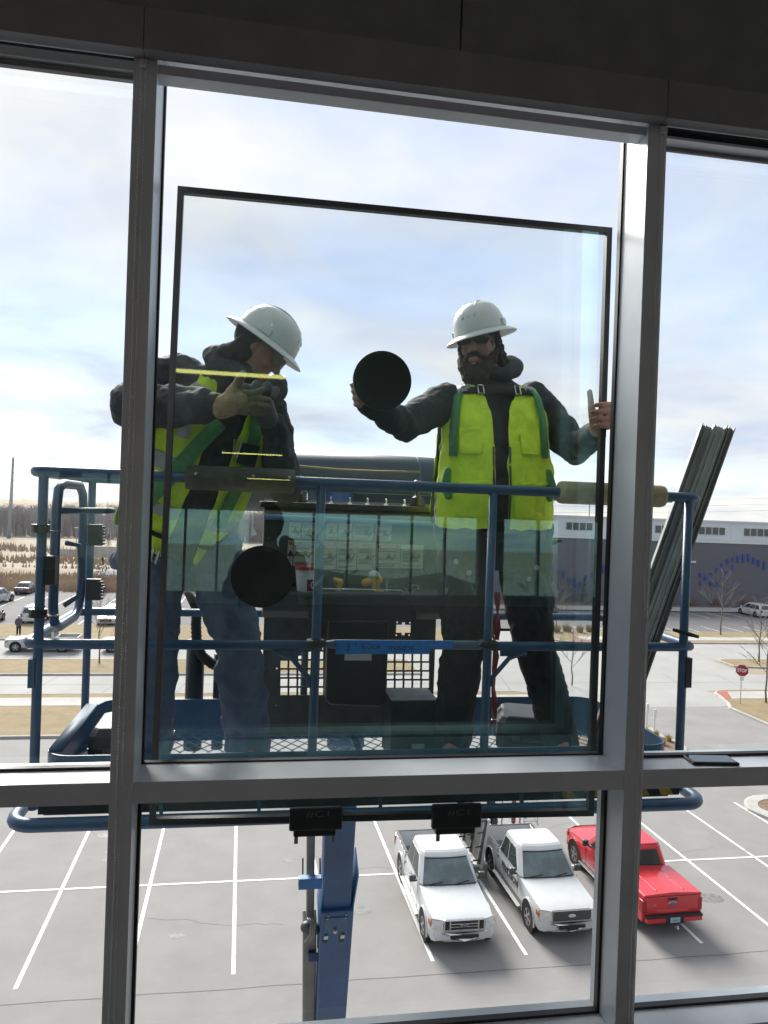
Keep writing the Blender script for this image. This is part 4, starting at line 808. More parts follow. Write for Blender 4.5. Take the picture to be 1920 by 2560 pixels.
bd.chain([(HM @ V(-.038, .074, -.058), .009), (HM @ V(-.016, .098, -.047), .0085), (HM @ V(.016, .098, -.047), .0085), (HM @ V(.038, .074, -.058), .009)])
fleshy(bd, 'beard', HAIR, A0, .0055, 1, .016, _wr2)
hard_hat(HM @ V(-.004, .004, .052), (HM.to_3x3() @ V(.20, .16, 1)), HM.to_3x3() @ V(0, 1, -.16), A0, .905)
# clothing
jk = MB().loft([TA.ring(h, 24, 1.0) for h in (-.10, 0, .12, .26, .40, .50, .56, .60)])
jk.chain([(shL+V(.03, 0, -.01), .085), (elL, .066), (elL.lerp(wrL, .5), .058), (wrL+(wrL-elL)*.02, .044)], 14); jk.chain([(shR+V(-.03, 0, -.01), .085), (elR, .068), (elR.lerp(wrR, .55), .055), (wrR, .042)], 14)
fleshy(jk, 'jacket', JACK, A0, .0085, 6, .026)
cl = MB(); cl.chain([(TA.pt(-.075, .585, .02), .036), (TA.pt(-.05, .615, .075), .03), (TA.pt(.03, .60, .085), .03), (TA.pt(.085, .63, .03), .04), (TA.pt(.09, .655, -.03), .045), (TA.pt(.02, .65, -.08), .045), (TA.pt(-.06, .62, -.06), .042), (TA.pt(-.075, .585, .02), .036)], 12)
fleshy(cl, 'jacket_collar', JACK, A0, .008, 4, .015)
tr_ = MB().loft([TA.ring(h, 20, .99) for h in (-.20, -.12, -.02, .04)])
for nm in ft:
    h_, k_, a_ = ft[nm]; s_ = -1 if nm == 'l' else 1
    tr_.chain([(h_+V(s_*.01, 0, .02), .125), (h_.lerp(k_, .5), .108), (k_, .088), (k_.lerp(a_, .55), .083), (a_+V(0, 0, -.035), .075)], 16)
fleshy(tr_, 'trousers', BLKJ, A0, .009, 5, .03)
for nm in ft:
    a_ = ft[nm][2]; d_ = V(-.25, -1, 0).normalized() if nm == 'l' else V(.25, -1, 0).normalized(); b_ = MB()
    b_.chain([(a_+V(0, .02, .03), .052), (V(a_.x, a_.y+.02, ZFL+.055), .046), (V(a_.x, a_.y, ZFL+.05)+d_*.10, .044), (V(a_.x, a_.y, ZFL+.045)+d_*.16, .040)], 12)
    fleshy(b_, 'boot', BOOT if nm == 'l' else BLKJ, A0, .007, 3, .006)
    MB().prism([(p[0], p[1]) for p in [(-.045, -.08), (.045, -.08), (.048, .05), (.042, .16), (.02, .2), (-.02, .2), (-.042, .16), (-.048, .05)]], lambda x, y: V(a_.x, a_.y, ZFL+.004)+d_*y+V(-d_.y, d_.x, 0)*x, lambda x, y: V(a_.x, a_.y, ZFL+.026)+d_*y+V(-d_.y, d_.x, 0)*x).build('boot_sole', RUBBER, A0)
hs = [-.03, .03, .09, .14, .20, .26, .32, .38, .43, .47, .505, .535, .555]
def gap(t): return .027 + (0 if t < .60 else (t-.60)**1.3*.22)
def outer(h_list): 
    def f(t):
        h = h_list[0]+(h_list[-1]-h_list[0])*t; w = TA.dims(h)[0]; return w*.985+.012 if h < .36 else max(.135, w*.985+.012-(h-.36)*.42)
    return f
ou = outer(hs)
vest = thing.__call__ and TA.panel(lambda t: -ou(t), lambda t: -gap(t), hs, .027, 'vest', HIVIS, A0, 10, .0035, wav=.003)
TA.panel(lambda t: gap(t), lambda t: ou(t), hs, .027, 'vest', HIVIS, A0, 10, .0035, wav=.003)
TA.panel(lambda t: -ou(t), lambda t: ou(t), hs, .020, 'vest_back', HIVIS, A0, 12, .006, back=True)
for s_ in (-1, 1):
    TA.panel(lambda t: s_*.05 if s_ > 0 else -.185, lambda t: s_*.185 if s_ > 0 else -.05, [.02, .06, .10, .135], .034, 'vest_pocket', HIVIS, A0, 5, .004)
    TA.panel(lambda t: s_*.04 if s_ > 0 else -.20, lambda t: s_*.20 if s_ > 0 else -.04, [.150, .162], .036, 'pocket_flap', HIVIS, A0, 6, .004)
    TA.panel(lambda t: s_*.075 if s_ > 0 else -.165, lambda t: s_*.165 if s_ > 0 else -.075, [.27, .30, .34, .375], .034, 'vest_pocket', HIVIS, A0, 4, .004)
    TA.band([(s_*.186, .26), (s_*.186, .34), (s_*.178, .43), (s_*.166, .50), (s_*.150, .545)], .030, .040, 'harness_strap', HARN, A0)
    TA.band([(s_*.175, .535), (s_*.13, .53), (s_*.075, .53)], .028, .036, 'chest_webbing', BLKW, A0)
    MB().chain([(TA.surf(s_*.205, .20, .03), .016), (TA.surf(s_*.215, .14, .035), .022), (TA.surf(s_*.205, .10, .04), .014)]).build('harness_ring', HARN, A0, smooth=True)
TA.band([(-.09, .53), (-.03, .535), (.03, .535), (.09, .53)], .036, .040, 'chest_buckle_strap', BLKW, A0)
for s_ in (-1, 1): MB().tube([TA.surf(s_*.075-.010, .515, .048), TA.surf(s_*.075-.011, .55, .048), TA.surf(s_*.075+.010, .55, .048), TA.surf(s_*.075+.011, .515, .048)], .0032, 6, closed=True).build('buckle', STEEL, A0)
for s_ in (-1, 1): TA.panel(lambda t: s_*.11 if s_ > 0 else -.165, lambda t: s_*.165 if s_ > 0 else -.11, [.525, .54, .556], .034, 'reflective_patch', REFL, A0, 4, .004)
for s_ in (-1, 1): TA.band([(s_*(gap(h_/.585+.05)+.006), h_) for h_ in (-.02, .06, .14, .22, .30)], .008, .034, 'vest_zip', DKGREY, A0, solid=.002)
# tool belt pouch and sheath
MB().tube([TA.pt(.215, -.11, -.02), TA.pt(.26, -.10, -.03), TA.pt(.33, -.085, -.04)], [.018, .016, .006], 8).build('sheath', BLKW, A0, smooth=True)
for a_, h in ((-.16, -.165), (-.11, -.205), (.175, -.185), (.14, -.23)): MB().lathe([(.006, 0), (.011, .002), (.011, .004), (.006, .005)], frame(TA.surf(a_, h+.0, .026), TA.A, TA.U), 12).build('pouch_rivet', STEEL, A0)
TA.band([(-.215, -.055), (-.1, -.06), (0, -.062), (.1, -.06), (.215, -.055)], .05, .014, 'tool_belt', BLKW, A0)

# ---- the leaning worker on the left
B0 = thing('person', (-.15, 3.05, ZFL+.004), 'leaning worker in jeans, gloves and lime vest with head bowed under hard hat', 'person')
hipB = at(428, 1335, 3.10); nkB = at(578, 935, 2.98)
TB = Torso(hipB, nkB-hipB, (.35, -1, -.12), [(-.12, .185, .14, 0), (0, .20, .15, .0), (.15, .205, .15, .0), (.30, .215, .15, 0), (.45, .22, .14, 0), (.56, .20, .115, 0), (.64, .13, .085, 0), (.70, .07, .06, 0)])
HB = head_frame(at(648, 874, 2.95), (.80, -.20, -.62), (.60, -.10, .80))
bB = MB(); face(bB, HB); bB.chain([(HB @ V(0, -.02, -.07), .056), (TB.pt(0, .68, 0), .06)]); bB.loft([TB.ring(h, 20, .85) for h in (-.12, 0, .15, .30, .45, .56, .64, .70)])
sB1, eB1, wB1 = at(425, 935, 2.98), at(325, 1015, 2.86), at(544, 1014, 2.66)
sB2, eB2, wB2 = at(672, 1030, 3.02), at(712, 1215, 3.02), at(680, 1060, 2.80)
for a, b, c in ((sB1, eB1, wB1), (sB2, eB2, wB2)): bB.chain([(a, .055), (b, .042), (c, .028)])
ftB = []
for hx, kx, ax_ in (((395, 1350, 3.1), (385, 1600, 2.98), (372, 1850, 3.02)), ((525, 1365, 3.12), (590, 1585, 2.96), (622, 1850, 3.05))):
    h_, k_, a_ = at(*hx), at(*kx), at(*ax_); a_ = V(a_.x, a_.y, ZFL+.10); ftB.append((h_, k_, a_)); bB.chain([(h_, .085), (k_, .055), (a_, .038), (a_+V(.02, -.10, -.055), .034)])
bB.chain([(wB1, .028), (at(582, 1003, 2.645), .028)]); bB.chain([(wB2, .028), (at(655, 1012, 2.70), .028)])
fleshy(bB, 'body', SKIN, B0, .0055, 3)
eyes(HB, B0); glasses(HB, B0, mat('clear_glasses', (.22, .21, .20), rough=.1, spec=.8))
hb = MB().ball(HB @ V(0, -.032, .030), (.086, .092, .094), 16, 12, HB.to_3x3())
hb.chain([(HB @ V(-.05, -.03, -.04), .048), (HB @ V(.05, -.03, -.04), .048), (HB @ V(.03, -.06, -.09), .055), (HB @ V(-.03, -.06, -.09), .055), (HB @ V(.03, -.06, -.09), .05)])
for q in (-1, 1): hb.chain([(HB @ V(q*.074, -.005, .035), .022), (HB @ V(q*.072, -.045, -.02), .026), (HB @ V(q*.062, -.055, -.07), .03)])
fleshy(hb, 'balaclava', mat('grey_knit', (.035, .033, .032), rough=.95, bump=.4, bscale=300, var=.2), B0, .006, 3, .012)
hard_hat(HB @ V(0, .0, .046), HB.to_3x3() @ V(0, -.05, 1), HB.to_3x3() @ V(0, 1, .05), B0, .87)
jB = MB().loft([TB.ring(h, 24, 1.0) for h in (-.10, 0, .15, .30, .45, .56, .64, .70)])
jB.chain([(TB.pt(-.08, .60, 0), .07), (sB1+V(.03, 0, 0), .082), (sB1.lerp(eB1, .5)+V(-.005, 0, .012), .084), (eB1, .080), (eB1.lerp(wB1, .35), .082), (eB1.lerp(wB1, .75), .062), (wB1+(eB1-wB1)*.14, .056)], 16)
jB.chain([(sB2, .078), (sB2.lerp(eB2, .5), .072), (eB2, .066), (eB2.lerp(wB2, .5), .055), (wB2, .048)], 14)
fleshy(jB, 'jacket', JACKN, B0, .0085, 5, .034)
cb_ = MB(); cb_.chain([(TB.pt(-.07, .68, .03), .042), (TB.pt(0, .70, .07), .04), (TB.pt(.075, .70, .03), .045), (TB.pt(.07, .71, -.04), .05), (TB.pt(0, .73, -.07), .05), (TB.pt(-.07, .71, -.03), .05), (TB.pt(-.07, .68, .03), .042)], 12)
cb_.chain([(at(598, 985, 2.90), .05), (at(655, 1000, 2.86), .05), (at(690, 970, 2.88), .05)], 12)
fleshy(cb_, 'hood', JACKN, B0, .008, 4, .02)
cu_ = MB(); cu_.chain([(eB1.lerp(wB1, .80), .052), (wB1+(eB1-wB1)*.02, .046)], 16); fleshy(cu_, 'knit_cuff', BLKW, B0, .006, 2, .004)
tb = MB().loft([TB.ring(h, 20, .98) for h in (-.18, -.12, -.02, .04)])
for (h_, k_, a_) in ftB: tb.chain([(h_+V(0, 0, .03), .118), (h_.lerp(k_, .5), .104), (k_, .092), (k_.lerp(a_, .55), .090), (a_+V(0, 0, -.045), .086)], 16)
fleshy(tb, 'jeans', JEAN, B0, .009, 5, .034)
for (h_, k_, a_) in ftB:
    d_ = V(.2, -1, 0).normalized(); b_ = MB().chain([(a_+V(0, .02, .02), .05), (V(a_.x, a_.y, ZFL+.05)+d_*.02, .045), (V(a_.x, a_.y, ZFL+.045)+d_*.12, .04)], 12); fleshy(b_, 'boot', BOOT, B0, .008, 2, .006)
hB = [-.05, .0, .06, .12, .18, .24, .30, .36, .42, .48, .53, .575, .61, .635]
def ouB(t): h = hB[0]+(hB[-1]-hB[0])*t; w = TB.dims(h)[0]; return w*.985+.014 if h < .40 else max(.13, w*.985+.014-(h-.40)*.40)
def gpB(t): return .045 + (0 if t < .6 else (t-.6)*.05)
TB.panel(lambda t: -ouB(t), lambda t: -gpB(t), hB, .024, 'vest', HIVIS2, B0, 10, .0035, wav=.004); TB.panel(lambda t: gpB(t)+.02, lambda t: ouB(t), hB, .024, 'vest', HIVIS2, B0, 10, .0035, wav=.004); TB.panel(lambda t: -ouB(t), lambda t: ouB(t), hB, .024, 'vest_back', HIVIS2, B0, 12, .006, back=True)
for h0, h1 in ((.10, .145), (.27, .325)):
    for s_ in (-1, 1): TB.panel(lambda t: -.215 if s_ < 0 else .068, lambda t: -.05 if s_ < 0 else .215, [h0, (h0+h1)/2, h1], .031, 'reflective_band', REFL, B0, 8, .004)
for s_ in (-1, 1): TB.panel(lambda t: -.215 if s_ < 0 else .06, lambda t: -.05 if s_ < 0 else .215, [.02, .04], .032, 'dark_band', BLKW, B0, 8, .004)
TB.band([(-.12, .60), (-.128, .52), (-.135, .46), (-.13, .40)], .045, .032, 'reflective_band', REFL, B0)
TB.band([(-.02, .50), (-.06, .42), (-.10, .32), (-.145, .20), (-.19, .10)], .055, .036, 'harness_strap', HARN, B0); TB.band([(.10, .60), (.125, .50), (.135, .38), (.125, .25), (.11, .12)], .05, .036, 'harness_strap', HARN, B0)
TB.band([(.115, .46), (.12, .42), (.122, .38)], .07, .044, 'shoulder_pad', BLKW, B0, solid=.02); MB().tube([TB.surf(.045, .46, .05), TB.surf(.06, .40, .05), TB.surf(.075, .40, .05), TB.surf(.075, .46, .05)], .0035, 6, closed=True).build('buckle', STEEL, B0)
MB().tube([at(377, 1400, 2.9), at(385, 1370, 2.9), at(398, 1378, 2.9), at(388, 1410, 2.9)], .006, 6, closed=True).build('buckle', STEEL, B0)
for k, y in enumerate((1250, 1278)): MB().box(at(386, y, 2.92), (.07, .03, .028), Matrix.Rotation(R(20), 3, 'Y')).build('harness_buckle', (HARN, STEEL)[k], B0, bevel=.004)
# gloves: knit backs, dipped grey fingers, five digits each
gl = MB().chain([(at(554, 1018, 2.65), .042), (at(584, 1006, 2.64), .043), (at(602, 1003, 2.638), .038)], 14); gl.chain([(at(580, 985, 2.63), .026), (at(594, 962, 2.625), .019)])
fleshy(gl, 'glove', GLOVT, B0, .0055, 3)
gf = MB(); gf.chain([(at(592, 965, 2.622), .0185), (at(601, 945, 2.616), .0155), (at(608, 935, 2.612), .0135)])
for ya, xm, ym, xt, yt in ((985, 634, 985, 658, 974), (1001, 644, 998, 672, 1000), (1014, 644, 1014, 671, 1019), (1026, 634, 1029, 656, 1034)): gf.chain([(at(602, ya, 2.63), .017), (at(624, (ya+ym)/2, 2.622), .0155), (at(xm, ym, 2.622), .014), (at(xt, yt, 2.635), .0115)])
fleshy(gf, 'glove_fingers', mat('glove_dirty', (.16, .125, .085), rough=.9, var=.3, scale=40, bump=.3), B0, .0042, 2)
g2 = MB().chain([(at(668, 1045, 2.74), .040), (at(655, 1012, 2.70), .042), (at(645, 995, 2.69), .038)], 14)
for xt, yt in ((612, 968), (640, 960), (668, 962), (690, 975)): g2.chain([(at(650, 995, 2.69), .022), (at((650+xt)/2, (985+yt)/2, 2.67), .017), (at(xt, yt, 2.66), .0145), (at(xt-8, yt+18, 2.645), .012)])
g2.chain([(at(640, 1015, 2.69), .02), (at(612, 1018, 2.67), .014), (at(600, 1010, 2.66), .012)])
fleshy(g2, 'glove', GLOVG, B0, .005, 3)

# ---- the photographer standing behind the camera (only seen mirrored in the glass)
C0 = thing('person', (.12, -.62, FZ), 'photographer in dark hooded jacket standing inside the room behind the window', 'person')
HC = head_frame(V(.10, -.52, 12.60), (.0, 1, -.03), (0, 0, 1)); bC = MB(); face(bC, HC); bC.chain([((.10, -.55, 12.5), .056), ((.11, -.6, 12.4), .07), ((.12, -.62, 11.95), .13)])
TC = Torso((.12, -.62, 11.85), (0, 0, 1), (0, 1, 0), [(-.15, .19, .14, 0), (0, .2, .15, 0), (.3, .22, .14, 0), (.5, .2, .11, 0), (.58, .1, .08, 0)])
for s_ in (-1, 1):
    bC.chain([((.12+s_*.19, -.6, 12.35), .05), ((.12+s_*.26, -.48, 12.12), .042), ((.12+s_*.13, -.28, 12.33), .03), ((.12+s_*.10, -.22, 12.42), .03)]); bC.chain([((.12+s_*.1, -.62, 11.85), .08), ((.12+s_*.1, -.6, 11.45), .055), ((.12+s_*.1, -.62, 11.1), .04), ((.12+s_*.1, -.5, 11.04), .035)])
    for k in range(4): bC.chain([((.12+s_*.10, -.22, 12.42), .02), ((.12+s_*(.12-.01*k), -.185, 12.44+.018*k), .011), ((.12+s_*(.095-.005*k), -.165, 12.45+.018*k), .009)])
    bC.chain([((.12+s_*.10, -.22, 12.42), .02), ((.12+s_*.07, -.2, 12.46), .011)])
fleshy(bC, 'body', SKIN, C0, .008, 2)
hd_ = MB().ball(HC @ V(0, .005, .01), (.11, .125, .145), 16, 12, HC.to_3x3()).loft([TC.ring(h) for h in (-.15, 0, .3, .5, .58)])
for s_ in (-1, 1): hd_.chain([((.12+s_*.18, -.6, 12.33), .08), ((.12+s_*.27, -.49, 12.12), .065), ((.12+s_*.15, -.3, 12.31), .048), ((.12+s_*.10, -.2, 12.46), .055)])
fleshy(hd_, 'hooded_jacket', BLKJ, C0, .012, 4, .02)
lg = MB(); 
for s_ in (-1, 1): lg.chain([((.12+s_*.1, -.62, 11.83), .115), ((.12+s_*.1, -.6, 11.45), .08), ((.12+s_*.1, -.62, 11.08), .075)])
fleshy(lg, 'trousers', BLKJ, C0, .012, 3)
# ------------------------------------------------------------------ vehicles
CGL = mat('car_glass', (0.03, 0.04, 0.042), rough=.06, spec=.9, var=.2, scale=2)
TYRE = mat('tyre', (0.02, 0.02, 0.02), rough=.85); RIM = mat('alloy', (.42, .42, .42), rough=.35, metal=.8); CHROME = mat('chrome', (.6, .6, .6), rough=.15, metal=.95)
LAMP = mat('headlamp', (.55, .55, .52), rough=.12, var=.15, scale=20); AMB = mat('amber_lamp', (.5, .16, .04), rough=.2); TAIL = mat('tail_lamp', (.30, .02, .02), rough=.2); ARCH = mat('arch_black', (.008, .008, .008), rough=.9); PLATE = mat('number_plate', (.30, .42, .52), rough=.5)
def paint(name, c): return mat(name, c, rough=.32, var=.03, coat=.7, scale=3)
PW, PW2, PR = paint('white_car_paint', (.56, .575, .58)), paint('dusty_white_car_paint', (.53, .54, .535)), paint('red_car_paint', (.52, .018, .025))
KINDS = dict(
  pickup=dict(L=5.75, W=1.98, r=.385, fa=1.92, ra=-1.62, nose=.98, hood=1.10, belt=1.16, zlow=.34, base=(1.14, -.98), top=(.42, -.80), roof=1.88, tw=.70, bed=True),
  suv=dict(L=4.8, W=1.88, r=.36, fa=1.45, ra=-1.40, nose=.85, hood=1.00, belt=1.05, zlow=.28, base=(1.10, -2.28), top=(.35, -1.95), roof=1.72, tw=.68, bed=False),
  van=dict(L=5.1, W=1.95, r=.34, fa=1.62, ra=-1.42, nose=.80, hood=.98, belt=1.02, zlow=.22, base=(1.55, -2.44), top=(.45, -2.10), roof=1.74, tw=.70, bed=False),
  sedan=dict(L=4.7, W=1.82, r=.33, fa=1.40, ra=-1.35, nose=.70, hood=.88, belt=.92, zlow=.22, base=(1.0, -1.75), top=(.30, -1.05), roof=1.45, tw=.62, bed=False))
def vehicle(name, kind, col, label, cat, loc, rz, group=None, style='', detail=True):
    k = KINDS[kind]; t = thing(name, loc, label, cat, group, rz); Lh = k['L']/2; w = k['W']/2
    def b(mb, nm, m, p=t, **kw): return mb.build(nm, m, p, world_co=False, **kw)
    zl, zb = k['zlow'], k['belt']
    def sect(y, ww, ztop, zlo, crown=.03): # closed ring
        return [V(-ww*.94, y, zlo), V(-ww, y, zlo+.12), V(-ww, y, (zlo+ztop)*.52), V(-ww*.985, y, ztop-.16), V(-ww*.93, y, ztop-.03), V(-ww*.55, y, ztop+crown*.6), V(0, y, ztop+crown), V(ww*.55, y, ztop+crown*.6), V(ww*.93, y, ztop-.03), V(ww*.985, y, ztop-.16), V(ww, y, (zlo+ztop)*.52), V(ww, y, zlo+.12), V(ww*.94, y, zlo)]
    f0, r0 = k['base']; nose, hood = k['nose'], k['hood']
    secs = [sect(Lh-.06, w*.80, nose-.10, zl+.12), sect(Lh-.10, w*.90, nose-.02, zl+.05), sect(Lh-.28, w*.97, nose+.03, zl), sect(Lh-.6, w*.99, nose+.06, zl), sect(f0+.25, w, hood+.01, zl), sect(f0, w, zb-.01, zl, .0), sect(0, w, zb, zl, 0), sect(r0, w, zb+.0, zl, 0)]
    if not k['bed']: secs += [sect(-Lh+.35, w*.99, zb-(.02 if kind == 'sedan' else 0), zl), sect(-Lh+.08, w*.93, zb-.05, zl+.05), sect(-Lh+.03, w*.86, zb-.12, zl+.12)]
    body = b(MB().loft(secs), 'body', col, smooth=True, bevel=.0); m_ = body.modifiers.new('es', 'EDGE_SPLIT'); m_.split_angle = R(38)
    if k['bed']:
        for s in (-1, 1): b(MB().loft([[V(s*w*.86, y, zl+.15), V(s*w*.995, y, zl+.10), V(s*w, y, .8), V(s*w*.97, y, zb+.02), V(s*w*.86, y, zb+.02)] for y in (r0-.04, -Lh+.12)]), 'bed_side', col, bevel=.02)
        b(MB().span((-w*.86, r0-.10, zl+.2), (w*.86, r0-.045, zb+.01)), 'bed_bulkhead', col); tg = b(MB().span((-w*.955, -Lh+.10, zl+.22), (w*.955, -Lh+.17, zb+.01)), 'tailgate', col, bevel=.02)
        b(MB().span((-w*.86, -Lh+.17, zl+.22), (w*.86, r0-.10, zl+.30)), 'bed_floor', mat('bed_liner', (.16, .165, .17), rough=.6))
        if style == 'cover':
            b(MB().loft([[V(-w*.985, y, zb+.03), V(-w*.95, y, zb+.09), V(0, y, zb+.14), V(w*.95, y, zb+.09), V(w*.985, y, zb+.03)] for y in (r0-.06, -Lh+.3, -Lh+.08)]), 'bed_cover', col, bevel=.015)
            for s in (-.45, .45): b(MB().box((s*w, (r0-Lh)/2, zb+.124), (.06, k['L']*.24, .012)), 'cover_crease', col, bevel=.005)
        else:
            for s in (-1, 1): b(MB().span((s*w*.875, -Lh+.15, zb+.02), (s*w*.965, r0-.05, zb+.045)), 'bed_rail_cap', DKGREY)
            b(MB().span((-w*.93, -Lh+.10, zb+.012), (w*.93, -Lh+.16, zb+.035)), 'bed_rail_cap', DKGREY)
    # cabin
    (f1, r1), rz_, tw = k['top'], k['roof'], k['tw']*w/.99
    def ring(z, q): # q 0 belt ..1 roof
        yf = f0+(f1-f0)*q; yr = r0+(r1-r0)*q; ww = w*.955+(tw+.04-w*.955)*q; e = .10
        return [V(-ww, yr+e, z), V(-ww, yf-e*1.6, z), V(-ww+.10, yf-.02, z), V(0, yf+.05, z), V(ww-.10, yf-.02, z), V(ww, yf-e*1.6, z), V(ww, yr+e, z), V(ww-e, yr, z), V(-ww+e, yr, z)]
    cab = b(MB().loft([ring(zb-.02, 0), ring(zb+(rz_-zb)*.86, .86), ring(rz_-.04, .97), ring(rz_, 1.10)]), 'cabin', col, bevel=.05, seg=3)
    def on(side, u, q): # point on side glass plane
        yf = f0+(f1-f0)*q; yr = r0+(r1-r0)*q; ww = w*.955+(tw+.04-w*.955)*q; return V(side*(ww+.006), yr+.10+(yf-yr-.34)*u, zb-.02+(rz_-zb)*q/1.0)
    segs = ((.04, .44), (.48, .97)) if kind in ('pickup', 'sedan') else ((.03, .28), (.31, .62), (.65, .98))
    for s in (-1, 1):
        for u0, u1 in segs: b(MB().add([on(s, u0, .10), on(s, u1, .10), on(s, u0+(u1-u0)*(.90 if u1 > .9 else 1), .80), on(s, u0+(u1-u0)*(.12 if u0 < .1 and kind != 'pickup' else 0), .80)], [(0,1,2,3)]), 'side_window', CGL, cab, solid=.008)
    def fr(u, q, back=False):
        yy = (f0+(f1-f0)*q+.05-.07*abs(u)**2.2) if not back else (r0+(r1-r0)*q); ww = w*.955+(tw+.04-w*.955)*q-.10; return V(u*ww, yy+(.034 if not back else -.012), zb-.02+(rz_-zb)*q)
    b(MB().grid([[fr(-1+2*j/8, q) for j in range(9)] for q in (.06, .35, .6, .84)]), 'windscreen', mat('windscreen_glass', (.10, .135, .135), rough=.05, spec=.9, var=.25, scale=2.5), cab, smooth=True)
    b(MB().grid([[fr(-1+2*j/8, q) for j in range(9)] for q in (.02, .06)]), 'wiper_cowl', BLACKP, cab); b(MB().grid([[fr(-1+2*j/8, q)+V(0, .003, .003) for j in range(9)] for q in (.80, .845)]), 'tint_band', mat('tint', (.02, .025, .03), rough=.1), cab)
    b(MB().add([fr(-.86, .14, True), fr(.86, .14, True), fr(.84, .80, True), fr(-.84, .80, True)], [(0,1,2,3)]), 'rear_window', CGL, cab, solid=.008)
    if detail:
        for s in (-1, 1): b(MB().tube([fr(s*.5+.28, .055)+V(0, .02, .01), fr(s*.5-.25, .12)+V(0, .02, .02)], .012, 5), 'wiper', BLACKP, cab)
    # wheels and arches
    for s in (-1, 1):
        for y in (k['fa'], k['ra']):
            Mw = Matrix.Translation(V(s*(w-.13), y, k['r'])) @ Matrix.Rotation(R(90*s), 4, 'Y'); r = k['r']
            b(MB().lathe([(r*1.24, -.02), (r*1.24, .128)], Matrix.Translation(V(s*(w-.12), y, k['r']+.03)) @ Matrix.Rotation(R(90*s), 4, 'Y'), 22), 'wheel_arch', ARCH)
            wh = b(MB().lathe([(r*.6, -.12), (r*.95, -.12), (r, -.09), (r, .10), (r*.94, .135), (r*.66, .14), (r*.62, .12)], Mw, 24), 'wheel', TYRE, smooth=True)
            rm = MB().lathe([(r*.63, .10), (r*.63, .138), (r*.57, .142), (r*.55, .10), (.05, .09)], Mw, 20)
            for q in range(5): a = R(72*q); rm.box(Mw @ V(math.cos(a)*r*.33, math.sin(a)*r*.33, .125), (r*.56, .075, .03), (Mw.to_3x3() @ Matrix.Rotation(a, 3, 'Z')))
            rm.lathe([(.07, .10), (.07, .15), (.02, .155)], Mw, 12); b(rm, 'rim', RIM, wh, smooth=False)
            P = [V(s*(w-.004), y+r*1.27*math.cos(R(a)), k['r']+.03+r*1.27*math.sin(R(a))) for a in range(-12, 193, 17)]; b(MB().tube(P, .03, 6), 'arch_trim', col)
    # ends
    if kind == 'pickup':
        bump = CHROME if style != 'cover' else PR
        b(MB().loft([[V(-w*.97, y0, .40), V(-w*.97, y0, .66), V(-w*.97+.02, y1, .66), V(-w*.97+.02, y1, .40)] if False else [V(u*w*.97, Lh+.02-.16*abs(u)**3+d, z) for u, d, z in ((-1, -.12, .42), (-.6, 0, .40), (0, .02, .40), (.6, 0, .40), (1, -.12, .42))]+[V(u*w*.97, Lh+.02-.16*abs(u)**3+d, z) for u, d, z in ((1, -.12, .66), (.6, 0, .66), (0, .02, .66), (-.6, 0, .66), (-1, -.12, .66))] for d_ in (0,)] + [[V(u*w*.97, Lh-.14-.12*abs(u)**3, z) for u, z in ((-1, .42), (-.6, .40), (0, .40), (.6, .40), (1, .42), (1, .66), (.6, .66), (0, .66), (-.6, .66), (-1, .66))]]), 'front_bumper', bump if style != 'cover' else PR, bevel=.015)
        b(MB().span((-w*.42, Lh+.03, .50), (w*.42, Lh+.045, .60)), 'bumper_intake', BLACKP, bevel=.005)
        gr = b(MB().span((-w*.60, Lh-.10, .70), (w*.60, Lh-.012, 1.0)), 'grille', CHROME if style == 'bars' else mat('grey_grille', (.05, .055, .055), rough=.5), bevel=.02)
        if style == 'bars':
            for x0, x1 in ((-.57, -.44), (-.40, .40), (.44, .57)):
                for z0, z1 in (((.73, .97),) if abs(x0) > .42 and abs(x1) > .42 else ((.73, .79), (.815, .87), (.90, .965))): b(MB().span((x0*w, Lh-.014, z0), (x1*w, Lh-.004, z1)), 'grille_opening', BLACKP, gr)
        elif style != 'cover':
            fr_ = MB()
            for a0, a1 in (((-.62, .69), (.62, .71)), ((-.62, .99), (.62, 1.01)), ((-.62, .69), (-.60, 1.01)), ((.60, .69), (.62, 1.01))): fr_.span((a0[0]*w, Lh-.016, a0[1]), (a1[0]*w, Lh-.002, a1[1]))
            b(fr_, 'grille_frame', CHROME, gr); b(MB().span((-.17, Lh+.05, .46), (.17, Lh+.065, .60)), 'plate_bracket', BLACKP, bevel=.004)
        Me = Matrix.Translation(V(0, Lh-.004, .855)) @ Matrix.Rotation(R(-90), 4, 'X')
        em = b(MB().lathe([(.115, 0), (.115, .012), (.10, .018)], Me, 24, 1, .42), 'emblem', CHROME if style == 'bars' else LAMP, gr)
        if style == 'bars':
            b(MB().lathe([(.10, .012), (.10, .0195)], Me, 24, 1, .40), 'emblem_field', mat('emblem_blue', (.02, .05, .14), rough=.3), em); text_part('Ford', CHROME, frame(V(0, Lh+.017, .855), (-1, 0, 0), (0, 0, 1)), .13, .05, em, world_co=False, shear=.25)
        for s in (-1, 1):
            b(MB().add([V(s*w*.62, Lh-.02, .73), V(s*w*.93, Lh-.10, .75), V(s*w*.965, Lh-.30, .84), V(s*w*.94, Lh-.22, .985), V(s*w*.62, Lh-.045, 1.0)], [(0,1,2,3,4)]), 'headlamp', LAMP, solid=.03); b(MB().add([V(s*w*.955, Lh-.18, .76), V(s*w*.985, Lh-.34, .80), V(s*w*.985, Lh-.34, .93), V(s*w*.955, Lh-.19, .90)], [(0,1,2,3)]), 'marker_lamp', AMB, solid=.03)
            b(MB().span((s*w*.97, -Lh+.10, .72), (s*w*1.004, -Lh+.30, 1.08)).span((s*w*.86, -Lh+.092, .72), (s*w*.995, -Lh+.13, 1.08)), 'tail_lamp', TAIL, bevel=.01)
